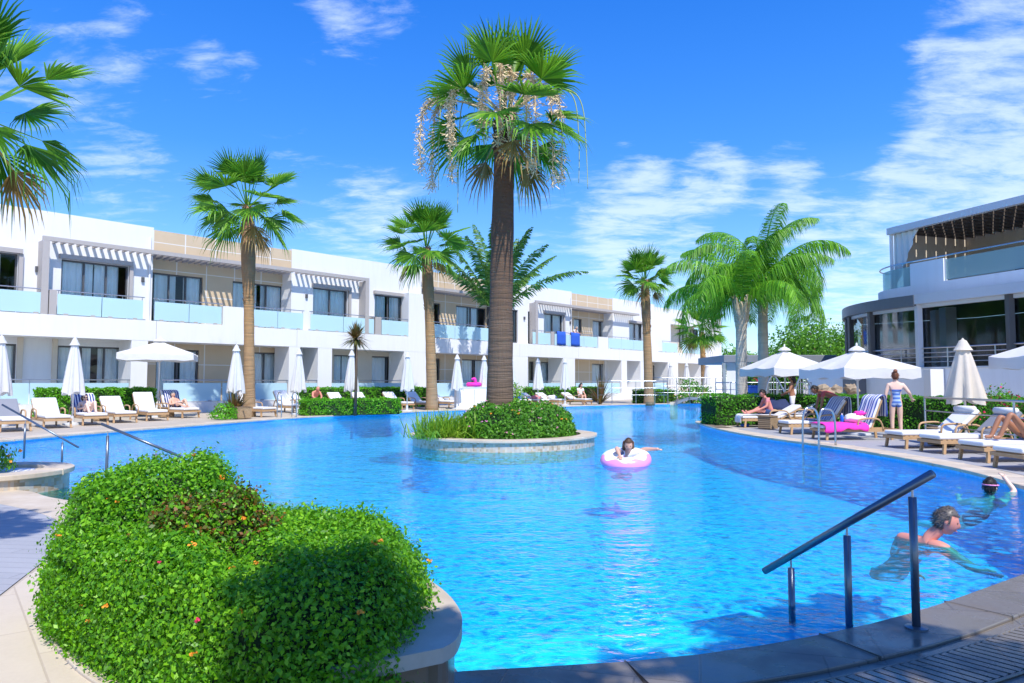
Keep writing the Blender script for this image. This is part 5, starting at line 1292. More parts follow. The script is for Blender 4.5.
slope_rail('slim grey handrail sloping into the shallow entry just behind the big flower mound', [(c1.x - 0.12, c1.y + 0.05, zat(99, 424, c1.y)), (c1.x + 0.95, c1.y + 0.1, zat(166, 458, c1.y))],
           [((c1.x, c1.y, -0.13), (c1.x, c1.y, zat(106, 431, c1.y))), ((c1.x + 0.62, c1.y + 0.06, -0.3), (c1.x + 0.62, c1.y + 0.06, zat(148, 450, c1.y)))], base=False, mat='rail_paint', r=0.019, pr=0.019)
c2 = at(24, 456, 0.0)
slope_rail('slim grey handrail sloping into the pool beside the small round planter', [(c2.x - 0.6, c2.y + 0.2, zat(-3, 405, c2.y)), (c2.x + 1.1, c2.y - 0.1, zat(77, 447, c2.y))],
           [((c2.x, c2.y, -0.05), (c2.x, c2.y, zat(24, 421, c2.y))), ((c2.x + 0.78, c2.y - 0.08, -0.3), (c2.x + 0.78, c2.y - 0.08, zat(62, 440, c2.y)))], base=False, r=0.019, pr=0.019)
def ladder(label, px_, Y, w, hgt, rz):
    q = on(px_, Y, 0.02); t = thing('pool_ladder', label, 'ladder', (q.x, q.y, 0.02), rz)
    for s_ in (-1, 1):
        MB().tube(smoothpath([(s_ * w / 2, 0.35, 0), (s_ * w / 2, 0.33, hgt * 0.8), (s_ * w / 2, 0.16, hgt), (s_ * w / 2, -0.06, hgt * 0.75), (s_ * w / 2, -0.08, -0.9)], 5), 0.024, 8).build('rail', 'steel', t, smooth=True)
    for z in (-0.25, -0.5, -0.75): MB().box(-w / 2, w / 2, -0.12, -0.04, z, z + 0.03).build('rung', 'steel', t)
lq = at(815, 446, 0)
ladder('chrome pool ladder at the edge below the pink towel lounger', 814, lq.y + 0.12, 0.55, 0.80, R(-75))
lq = at(288, 418, 0); ladder('chrome pool ladder at the far edge beside the low clipped hedge', 288, lq.y + 0.1, 0.62, 1.0, R(40))
# ---------------------------------------------------------------- sun loungers, parasols, towels
BACK = {'flat': 12, 'low': 28, 'mid': 40, 'high': 55, 'up': 68}
SEATX, HING, BL = 1.24, 1.24, 0.76
def lounger_proto(back, arm=True, cushion='cushion', backmat=None, pillow=False):
    t = thing('sun_lounger', 'teak sun lounger with white cushions', 'sun lounger'); a = R(BACK[back])
    f = MB()
    for y in (-0.33, 0.33): f.box(0, 1.98, y - 0.02, y + 0.02, 0.20, 0.265)
    for x in (0.0, 1.94): f.box(x, x + 0.04, -0.31, 0.31, 0.202, 0.262)
    for i in range(11): f.box(0.08 + i * 0.105, 0.15 + i * 0.105, -0.31, 0.31, 0.266, 0.28)
    f.build('frame', 'teak', t)
    for x in (0.10, 1.72):
        for y in (-0.325, 0.325): MB().bar((x + (0.03 if x > 1 else -0.03), y * 1.04, 0), (x, y, 0.20), 0.055, 0.045).build('leg', 'teak', t)
    c, s = math.cos(a), math.sin(a); b = MB()
    for y in (-0.3, 0.3): b.bar((HING, y, 0.27), (HING + BL * c, y, 0.27 + BL * s), 0.035)
    for i in range(6): q = (i + 0.8) / 6.2 * BL; b.bar((HING + q * c, -0.28, 0.27 + q * s), (HING + q * c, 0.28, 0.27 + q * s), 0.06, 0.014)
    b.build('backrest', 'teak', t)
    def cush(x0, x1, ang, mat, name, th=0.085):
        m = MB(); n = 5; w = 0.315
        m.box(0, x1 - x0, -w, w, 0, th); o = m.build(name, mat, t, bevel=0.028); o.location = (x0, 0, 0.282); o.rotation_euler = (0, -ang, 0); return o
    cush(0.01, HING - 0.02, 0, cushion, 'seat_cushion')
    o = cush(HING - 0.01, HING + BL, a, backmat or cushion, 'back_cushion')
    if pillow:
        p = MB(); p.tube([(0, -0.27, 0), (0, 0.27, 0)], 0.07, 10); k = p.build('head_roll', cushion, t, smooth=True); q = BL - 0.06
        k.location = (HING + q * c - 0.12 * s, 0, 0.282 + q * s + 0.13 * c)
    if arm:
        for y in (-0.36, 0.36):
            m = MB(); m.tube(smoothpath([(0.86, y, 0.24), (0.88, y, 0.46), (1.02, y, 0.52), (1.40, y, 0.50), (1.52, y, 0.25)], 4), 0.022, 6); m.build('armrest', 'teak', t, smooth=True)
    return t
PROTO = {}
LNG = {}
def lounger(key, foot, yaw, label, group, back='mid', pillow=False, cushion='cushion', backmat=None):
    k = (back, pillow, cushion, backmat)
    if k not in PROTO: o = PROTO[k] = lounger_proto(back, True, cushion, backmat, pillow)
    else: o = copy_tree(PROTO[k])
    sc_ = 1.1 if group == GL else 1.0; o.location = (foot[0], foot[1], 0.005); o.rotation_euler = (0, 0, yaw); o.scale = (sc_,) * 3; o['label'] = label; o['group'] = group
    LNG[key] = (Vector((foot[0], foot[1], 0.005)), yaw, R(BACK[back])); return o
def fg(px_, py_): p = at(px_, py_, 0); return (p.x, p.y)
LY = math.atan2(0.71, -0.70)                   # from foot to back on the hotel side
GL, GR = 'white loungers on the hotel side', 'white loungers on the restaurant side'
lounger('L0', fg(16, 432), LY, 'lounger with a dark grey backrest, nearest the small round planter', GL, 'mid', backmat='cushion_grey')
lounger('L1', fg(58, 428.5), LY, 'empty white lounger between the grey backed lounger and the sunbathing woman', GL, 'mid', backmat='stripe_thin')
lounger('L2', fg(96, 425.5), LY, 'lounger carrying the sunbathing woman against a navy striped towel', GL, 'high')
lounger('L3', fg(126, 423), LY, 'empty lounger directly beyond the sunbathing woman', GL, 'mid', backmat='stripe_thin')
lounger('L4', fg(158, 421), LY, 'empty lounger next to the open parasol, before the grey haired man', GL, 'high', backmat='stripe_thin')
lounger('L5', fg(192, 418), LY + 0.25, 'lounger carrying the grey haired man', GL, 'up')
lounger('L6', fg(270, 417), LY + 0.25, 'high backed lounger beside the wicker table and fan palm trunk', GL, 'up')
lounger('L7', fg(301, 413), LY + 0.1, 'lounger draped in a pale striped towel beside the bent over man', GL, 'high', backmat='stripe_thin')
lounger('L8', fg(353, 411), LY, 'lounger peeping over the low hedge between the dracaena and the bent over man', GL, 'mid', backmat='stripe_thin')
lounger('L9', fg(377, 410.5), LY, 'lounger peeping over the low hedge just past the dracaena stem', GL, 'mid', backmat='stripe_thin')
lounger('L10', fg(409, 409.6), LY, 'lounger at the end of the low hedge under the closed parasol', GL, 'mid', backmat='stripe_thin')
lounger('L11', fg(432, 409), LY, 'lounger at the foot of the orange brown palm trunk', GL, 'mid')
for k, (x, y, lab, tw) in enumerate(((455, 408, 'lounger half hidden by the island grass clump', None), (528, 406.2, 'lounger just past the tall island trunk with a blue towel', 1), (546, 405.8, 'lounger with a crumpled coral towel before the distant hedge', 1),
                                     (563, 405.4, 'empty lounger between the coral towel and the woman in white', None), (589, 404.9, 'lounger carrying the seated woman in white', None))):
    lounger(f'K{k}', fg(x, y), LY, lab, GL, 'low')
for k, (x, lab) in enumerate(((668, 'far lounger at the railing end nearest the slim palm'), (680, 'far lounger second from the slim palm, before the green bush'), (692, 'far lounger in the middle of the bridge row, below the orange towel'),
                              (704, 'far lounger just past the orange towel'), (717, 'far lounger at the hotel end corner of the bridge row'))):
    p = on(x, 52.6, 0); lounger(f'M{k}', (p.x, p.y), LY + 0.3, lab, 'white loungers beyond the footbridge', 'mid')
RY = R(4)
lounger('R1', fg(739, 427), R(2), 'lounger carrying the seated man in the coral shirt', GR, 'low')
lounger('R2', fg(783, 434), R(5), 'lounger with a navy striped towel over its back, before the bending man', GR, 'high')
lounger('R3', fg(817, 439.5), R(5), 'lounger with the bright pink towel over its seat', GR, 'up')
lounger('R4', fg(893, 448), R(6), 'empty lounger with a rolled pillow behind the closed parasol pole', GR, 'mid', True)
lounger('R5', fg(929, 453), R(6), 'empty lounger with white seat standing next to the reclining legs', GR, 'mid', True, backmat='cushion_grey')
lounger('R6', fg(970, 461.5), R(6), 'lounger carrying the tanned person with bent legs', GR, 'mid', True, backmat='cushion_grey')
lounger('R7', fg(1007, 470), R(6), 'lounger nearest the swimmer who holds the pool edge', GR, 'mid', True)
p = on(772, 24.9, 0); lounger('R8', (p.x - 0.6, p.y - 1.0), R(3), 'lounger heaped with a navy towel beneath the first open parasol', GR, 'mid', backmat='navy_cloth')

def lw(key, x, y, z):
    o, yaw, a = LNG[key]; c, s = math.cos(yaw), math.sin(yaw); return Vector((o.x + x * c - y * s, o.y + x * s + y * c, o.z + z))
def lback(key, q, off=0.0):
    """a point on the front of the backrest: q metres up from the hinge, off metres proud"""
    a = LNG[key][2]; return (HING + q * math.cos(a) - (0.09 + off) * math.sin(a), 0.282 + q * math.sin(a) + (0.09 + off) * math.cos(a))
def draped(name, label, key, prof, w, mat, seed, y0=0.0, group=None, wob=0.012):
    """a towel following a profile (x, z) in a lounger's own space"""
    rr = random.Random(seed); b = MB(); P = smoothpath([(p[0], 0, p[1]) for p in prof], 4); n = 12; ph = rr.random() * 6
    for i in range(n + 1):
        y = -w / 2 + w * i / n
        for j, p in enumerate(P): b.v.append((p.x + wob * math.sin(i * 1.3 + ph), y + wob * math.sin(j * 0.9 + ph), p.z + wob * 0.6 * math.sin(i * 0.9 + j * 0.7 + ph)))
    m = len(P); 
    for i in range(n):
        for j in range(m - 1): b.f.append((i * m + j, i * m + j + 1, i * m + m + j + 1, i * m + m + j)); b.m.append(0)
    o = b.build(name, mat, smooth=True); s = o.modifiers.new('thick', 'SOLIDIFY'); s.thickness = 0.014; s.offset = 1
    L0, yaw, _ = LNG[key]; o.location = lw(key, 0, y0, 0.0); o.rotation_euler = (0, 0, yaw)
    return tag(o, label, 'towel', group)
def back_towel(key, label, mat, seed, w=0.66, group=None, hang=0.45):
    a = LNG[key][2]; pr = [(0.75, 0.385), (1.05, 0.385)] + [lback(key, q, 0.012) for q in (0.05, 0.25, 0.5, 0.74)]
    tx, tz = HING + (BL + 0.02) * math.cos(a), 0.30 + (BL + 0.02) * math.sin(a)
    pr += [(tx + 0.02, tz + 0.07), (tx + 0.09, tz - 0.03), (tx + 0.09, tz - hang)]
    return draped('beach_towel', label, key, pr, w, mat, seed, group=group)
def seat_towel(key, label, mat, seed, x0=0.02, x1=1.1, w=0.62):
    return draped('beach_towel', label, key, [(x0 - 0.05, 0.14), (x0 - 0.035, 0.30), (x0 + 0.03, 0.385), (x0 + 0.3, 0.387), (x1 - 0.3, 0.387), (x1, 0.387)], w, mat, seed)
TW = 'beach towels on the loungers'
back_towel('L2', 'navy striped towel behind the sunbathing woman', 'stripe_navy', 1, group=TW)
back_towel('L5', 'navy striped towel behind the grey haired man', 'stripe_navy', 2, group=TW)
back_towel('R2', 'navy and white striped towel over the lounger before the bending man', 'stripe_navy', 3, group=TW)
back_towel('R3', 'light blue striped towel over the high back above the pink towel', 'stripe_blue', 4, group=TW)
back_towel('R8', 'blue striped towel on the lounger partly hidden behind the bending man', 'stripe_navy', 5, group=TW)
seat_towel('R1', 'white towel with blue hem spread under the man in the coral shirt', 'stripe_thin', 6)
def side_towel(key, label, mat, seed):
    b = MB(); rr = random.Random(seed); n = 16; prof = [(-0.41, 0.20), (-0.39, 0.27), (-0.37, 0.34), (-0.31, 0.388), (0.0, 0.39), (0.30, 0.388)]
    for i in range(n + 1):
        x = -0.02 + 1.1 * i / n; dip = 0.035 * math.sin(i * 0.5) + 0.02 * math.sin(i * 1.3) - 0.05 * (i / n)
        for j, (y, z) in enumerate(prof): b.v.append((x + (0.05 * math.sin(j) if j < 3 else 0), y + 0.012 * math.sin(i * 1.5), z - (dip if j == 0 else dip * 0.4 if j == 1 else 0) + (0.015 * math.sin(i * 1.1 + j) if j > 2 else 0)))
    m = len(prof)
    for i in range(n):
        for j in range(m - 1): b.f.append((i * m + j, i * m + j + 1, i * m + m + j + 1, i * m + m + j)); b.m.append(0)
    o = b.build('beach_towel', mat, smooth=True); s = o.modifiers.new('thick', 'SOLIDIFY'); s.thickness = 0.012
    o.location = lw(key, 0, 0, 0.012); o.rotation_euler = (0, 0, LNG[key][1]); return tag(o, label, 'towel', TW)
side_towel('R3', 'bright pink towel hanging over the side of a lounger', 'pink_cloth', 7)
def crumpled(label, key, x, mat, seed, r=0.2, name='crumpled_towel', z=0.37, cat='towel'):
    b = MB(); b.ball((0, 0, r * 0.5), r, 16, 10, (1.3, 1.1, 0.6)); rr = random.Random(seed); k = [rr.uniform(3, 9) for _ in range(6)]
    b.v = [tuple(Vector(p) * (1 + 0.14 * math.sin(k[0] * p[0] / r + k[1] * p[1] / r) + 0.10 * math.sin(k[2] * p[1] / r + k[3] * p[2] / r))) for p in b.v]
    o = b.build(name, mat, smooth=True); o.location = lw(key, x, 0, z); return tag(o, label, cat)
crumpled('crumpled white and pink bag of clothes on the pink towel lounger', 'R3', 1.0, 'white_cloth', 8, 0.19, 'beach_bag', 0.40, 'bag')
crumpled('small bright pink bundle on top of the white bag', 'R3', 1.13, 'pink_cloth', 9, 0.10, 'clothes_bundle', 0.58, 'clothes')
crumpled('dark navy towel heaped under the first open parasol', 'R8', 0.35, 'navy_cloth', 10, 0.42)
crumpled('blue towel heap on the lounger just past the tall island trunk', 'K1', 0.9, 'blue_cloth', 11, 0.22)
crumpled('coral towel heap on a far lounger before the distant hedge', 'K2', 0.9, 'coral_cloth', 12, 0.22)
crumpled('white towel heap on the far lounger beside the woman in white', 'K3', 0.9, 'white_cloth', 13, 0.22)
o = back_towel('M2', 'small orange towel upright on the middle lounger of the bridge row', 'orange_cloth', 14, w=0.5)
crumpled('small bright blue bundle on the paving under the lounger of the seated man', 'R1', 0.2, 'plastic_blue', 15, 0.10, 'cloth_bundle', 0.0, 'bundle')
q = lw('R3', 0.72, 0.1, 0.40); b = MB(); b.lathe([(0.038, 0), (0.042, 0.02), (0.042, 0.16), (0.02, 0.20)], 14); t = thing('water_bottle', 'blue water bottle standing on the pink towel', 'bottle', tuple(q)); b.build('body', 'plastic_blue', t, smooth=True)
MB().lathe([(0.017, 0.2), (0.017, 0.235)], 12).build('cap', 'white_cloth', t)
q = lw('L7', 0.12, 0, 0.37); b = MB(); b.ball((0, 0, 0.03), 0.16, 12, 6, (1.2, 1, .35)); o = b.build('folded_towel', 'plastic_blue', smooth=True); o.location = q; tag(o, 'small blue folded towel on the foot of the lounger beside the ladder', 'towel')

# side tables
def side_table(label, p, w=0.46, h=0.42):
    t = thing('wicker_table', label, 'side table', (p[0], p[1], 0), R(40), 'wicker side tables')
    MB().box(-w / 2, w / 2, -w / 2, w / 2, 0.03, h - 0.03).build('body', 'wicker', t, bevel=0.01); MB().box(-w / 2 - 0.02, w / 2 + 0.02, -w / 2 - 0.02, w / 2 + 0.02, h - 0.028, h).build('table_top', 'wicker', t, bevel=0.008)
    return t
side_table('wicker cube table beside the high backed lounger', fg(242, 419), 0.55, 0.48)
side_table('wicker table between the seated man and the navy striped lounger', fg(768, 429.5), 0.42, 0.42)
side_table('wicker table in the shadow under the closed parasol', fg(944, 446), 0.5, 0.42)
side_table('wicker table between the sunbathing woman and the next lounger', fg(100, 421), 0.5, 0.42)
side_table('wicker table beyond the grey haired man, by the open parasol', fg(166, 417.5), 0.5, 0.42)

# parasols
def canopy(t, w, ze, za, mat='canvas', valance=0.26):
    b = MB(); h = w / 2; n = 8; m = 7
    def edge(u):                        # square outline, u in 0..8 (corner at even)
        c = [(h, h), (-h, h), (-h, -h), (h, -h)]; k = int(u // 2) % 4; f = (u % 2) / 2; a, d = c[k], c[(k + 1) % 4]; return a[0] + (d[0] - a[0]) * f, a[1] + (d[1] - a[1]) * f
    M_ = 32; vs = []
    for i in range(m + 1):
        s = 0.05 + 0.95 * i / m
        for k in range(M_):
            x, y = edge(8 * k / M_); u = (8 * k / M_) % 1; rib = abs(math.sin(PI * (8 * k / M_)))
            z = za - (za - ze) * (s ** 0.92) - 0.05 * rib * s * s; vs.append((x * s, y * s, z))
    for k in range(M_):
        x, y = edge(8 * k / M_); vs.append((x * 1.003, y * 1.003, ze - valance + 0.025 * math.sin(k * 2.1) - 0.03 * abs(math.sin(PI * 8 * k / M_))))
    fs = [(i * M_ + k, i * M_ + (k + 1) % M_, (i + 1) * M_ + (k + 1) % M_, (i + 1) * M_ + k) for i in range(m + 1) for k in range(M_)]
    b.add(vs, fs); o = b.build('canopy', mat, t); sm = o.modifiers.new('thick', 'SOLIDIFY'); sm.thickness = 0.006
    v = MB(); v.lathe([(w * 0.10, za - 0.02), (w * 0.085, za + 0.03), (w * 0.03, za + 0.10), (0.01, za + 0.12)], 12); v.build('vent_cap', mat, t)
    f = MB().lathe([(0.03, za + 0.12), (0.02, za + 0.19), (0.003, za + 0.2)], 8).build('finial', 'white_cloth', t)
    for k in range(8):
        x, y = edge(k); MB().bar((0, 0, za - 0.07), (x * 0.97, y * 0.97, ze - 0.06), 0.022).build('rib', 'white_render', t)
        MB().bar((0, 0, ze - 0.35), (x * 0.5, y * 0.5, (za + ze) / 2 - 0.09), 0.018).build('strut', 'white_render', t)
def parasol_open(label, p, w, za, rz, rise=0.55, tilt=0.0):
    t = thing('parasol', label, 'parasol', (p[0], p[1], 0), rz, 'open white parasols')
    canopy(t, w, za - rise, za)
    MB().tube([(0, 0, 0), (0, 0, za)], 0.026, 10).build('pole', 'white_render', t, smooth=True)
    MB().lathe([(0.30, 0), (0.30, 0.05), (0.06, 0.08), (0.05, 0.3)], 20).build('base', 'fascia_light', t)
    return t
def closed_proto(key, h, r, mat, zb):
    t = thing('closed_parasol', 'closed white parasol', 'parasol'); rr = random.Random(key)
    b = MB(); prof = []; n = 40; H = h - 0.22; ph = [rr.uniform(0, 6) for _ in range(3)]
    ks = 12
    for i in range(ks + 1):
        s = i / ks; z = H - (H - zb) * s; prof.append((r * (0.28 + 0.80 * s ** 0.75 - 0.10 * max(0, s - 0.8) * 5 * 0.3), z))
    def fold(a, i): s = i / ks; return 1 + (0.10 + 0.16 * s) * math.sin(8 * a + ph[0] + 0.8 * s) + 0.07 * s * math.sin(3 * a + ph[1])
    vs = []
    for i, (q, z) in enumerate(prof):
        for k in range(n):
            a = 2 * PI * k / n; g = q * fold(a, i); vs.append((g * math.cos(a), g * math.sin(a), z + (0.07 * math.sin(4 * a + ph[2]) if i == ks else 0)))
    b.add(vs, [(i * n + k, i * n + (k + 1) % n, (i + 1) * n + (k + 1) % n, (i + 1) * n + k) for i in range(ks) for k in range(n)])
    b.build('folded_canopy', mat, t, smooth=True)
    v = MB(); v.lathe([(r * 0.58, H - 0.06), (r * 0.42, H + 0.02), (r * 0.22, H + 0.16), (r * 0.1, h - 0.04), (0.01, h)], 16, rad=lambda a, i: 1 + (0.12 * math.sin(8 * a) if i < 2 else 0)); v.build('vent_cap', mat, t)
    MB().tube([(0, 0, 0), (0, 0, H)], 0.026, 10).build('pole', 'white_render', t, smooth=True)
    MB().lathe([(0.28, 0), (0.28, 0.06), (0.06, 0.09), (0.05, 0.3)], 20).build('base', 'fascia_light', t)
    return t
CP = {}
def parasol_closed(label, px_, Y, ztop, zb=0.85, r=0.33, rz=0.0, kind=0, mat='canvas'):
    k = (round(ztop, 2), kind, mat)
    if k not in CP: o = CP[k] = closed_proto(kind + int(ztop * 100), ztop, r, mat, zb)
    else: o = copy_tree(CP[k])
    p = on(px_, Y, 0); o.location = (p.x, p.y, 0); o.rotation_euler = (0, 0, rz); o['label'] = label; o['group'] = 'closed white parasols'; return o
p = on(158, 29.8, 0); parasol_open('open white parasol shading the loungers on the hotel side', (p.x, p.y), 2.75, zat(158, 341, 29.8), R(20), 0.55)
p = on(786, 24.6, 0); parasol_open('open white parasol over the standing woman beside the palm trunks', (p.x, p.y), 2.15, zat(786, 350, 24.6), R(12), 0.62)
p = on(859, 19.6, 0); parasol_open('open white parasol between the bending man and the girl in blue', (p.x, p.y), 2.15, zat(859, 350, 19.6), R(8), 0.50)
p = on(1072, 15.4, 0); parasol_open('open white parasol cut off by the picture edge below the restaurant', (p.x, p.y), 2.0, zat(1072, 332, 15.4), R(10), 0.5)
parasol_closed('large cream closed parasol with deep folds near the curved hedge', 966.5, 16.2, zat(966, 338, 16.2), 0.98, 0.34, 0.3, 3, 'canvas_cream')
Z1 = 2.95
for px_, Y, lab, kind in ((72, 24.2, 'closed parasol behind the grey striped lounger, at the hedge end', 0), (-2, 23.0, 'closed parasol half outside the frame by the leftmost window', 1), (235, 28.6, 'closed parasol beside the palm trunk with the wicker table', 0),
                          (298, 32.0, 'closed parasol standing nearest the sunburnt bent over man', 1), (351, 33.5, 'closed parasol directly behind the dracaena', 0), (407, 35.5, 'closed parasol over the lounger at the low hedge end', 1),
                          (457, 38.5, 'closed parasol just before the pink float on the white cabinet', 0), (484, 40.0, 'closed parasol just past the pink float, touching the tall trunk', 1), (511, 41.5, 'closed parasol mostly hidden behind the tall island trunk', 0),
                          (538, 44.0, 'closed parasol above the blue towel heap', 1), (565, 45.0, 'closed parasol above the white towel heap', 0),
                          (671, 53.6, 'closed far parasol nearest the slim palm trunk', 1), (687, 54.2, 'closed far parasol above the green bush', 0), (707.5, 55.0, 'closed far parasol at the white corner of the hotel', 1)):
    parasol_closed(lab, px_, Y, Z1, 1.05, 0.28, kind * 1.3, kind)
# white cabinet with an inflatable ring float on top
q = on(472, 39.6, 0); t = thing('white_cabinet', 'white cabinet between two closed parasols with the pink float on top', 'cabinet', (q.x, q.y, 0), R(20))
MB().box(-0.9, 0.9, -0.4, 0.4, 0.0, 1.14).build('body', 'white_cloth', t, bevel=0.015); MB().box(-0.93, 0.93, -0.43, 0.43, 1.141, 1.19).build('worktop', 'white_render', t, bevel=0.01)
MB().box(-0.02, 0.02, -0.412, -0.402, 0.1, 1.05).build('door_gap', 'grey_trim', t)
b = MB(); nu, nv = 28, 10
for i in range(nu):
    a = 2 * PI * i / nu
    for j in range(nv):
        c_ = 2 * PI * j / nv; rr_ = 0.42 + 0.17 * math.cos(c_); b.v.append((rr_ * math.cos(a), rr_ * math.sin(a), 0.17 * math.sin(c_)))
for i in range(nu):
    for j in range(nv): b.f.append((i * nv + j, ((i + 1) % nu) * nv + j, ((i + 1) % nu) * nv + (j + 1) % nv, i * nv + (j + 1) % nv)); b.m.append(0)
t = thing('inflatable_float', 'bright pink inflatable float lying on the white cabinet', 'float', (q.x + 0.1, q.y - 0.05, 1.36)); b.build('ring', 'pink_cloth', t, smooth=True)
t.scale = (0.72,) * 3; t.location.z = 1.32
MB().tube(smoothpath([(0.15, -0.35, 0.1), (0.12, -0.4, 0.35), (0.05, -0.42, 0.45), (-0.15, -0.42, 0.38)], 4), [0.12 - 0.003 * i for i in range(13)], 8).build('neck', 'pink_cloth', t, smooth=True)
# ---------------------------------------------------------------- people
def skinned(nodes, edges, root, lvl=2):
    """one continuous skin grown round a skeleton: nodes {name: (x, y, z, radius or (rx, ry))}"""
    ks = list(nodes); me = bpy.data.meshes.new('skeleton'); me.from_pydata([nodes[k][:3] for k in ks], [(ks.index(a), ks.index(b)) for a, b in edges], [])
    o = bpy.data.objects.new('skeleton', me); COL.objects.link(o); o.modifiers.new('skin', 'SKIN'); o.modifiers['skin'].use_smooth_shade = True; o.modifiers['skin'].branch_smoothing = 0.4
    for i, k in enumerate(ks):
        sv = me.skin_vertices[0].data[i]; r = nodes[k][3]; sv.radius = r if isinstance(r, tuple) else (r, r); sv.use_root = (k == root)
    s = o.modifiers.new('sub', 'SUBSURF'); s.levels = s.render_levels = lvl
    dg = bpy.context.evaluated_depsgraph_get(); ev = o.evaluated_get(dg); m2 = ev.to_mesh()
    V = [v.co.copy() for v in m2.vertices]; Fc = [tuple(p.vertices) for p in m2.polygons]; ev.to_mesh_clear()
    bpy.data.objects.remove(o, do_unlink=True); bpy.data.meshes.remove(me); return V, Fc
def frame_of(fwd, up=(0, 0, 1)):
    f = Vector(fwd).normalized(); u = Vector(up); u = (u - f * u.dot(f)).normalized(); return f, u.cross(f), u      # forward, left, up
def head_points(scale=1.0, n=24, m=18):
    b = MB(); b.ball((0, 0, 0), 1.0, n, m); out = []
    for x, y, z in b.v:
        X, Y, Z = x * 0.098, y * 0.076, z * 0.118
        if z < 0: k = 1 - 0.34 * (-z) ** 1.6; Y *= k; X = X * (1 - 0.22 * (-z) ** 2) + 0.014 * (-z)
        if x > 0:
            X *= 0.93
            X += 0.024 * math.exp(-(y / 0.16) ** 2 - ((z + 0.14) / 0.17) ** 2) + 0.010 * math.exp(-(y / 0.12) ** 2 - ((z - 0.02) / 0.14) ** 2)      # nose
            X -= 0.012 * math.exp(-((abs(y) - 0.36) / 0.17) ** 2 - ((z - 0.10) / 0.10) ** 2)                                                     # eye sockets
            X += 0.006 * math.exp(-(y / 0.5) ** 2 - ((z - 0.25) / 0.09) ** 2)                                                                   # brow
            X += 0.008 * math.exp(-(y / 0.22) ** 2 - ((z + 0.52) / 0.10) ** 2) + 0.010 * math.exp(-(y / 0.22) ** 2 - ((z + 0.85) / 0.14) ** 2)   # lips, chin
        out.append(Vector((X, Y, Z)) * scale)
    return out, b.f
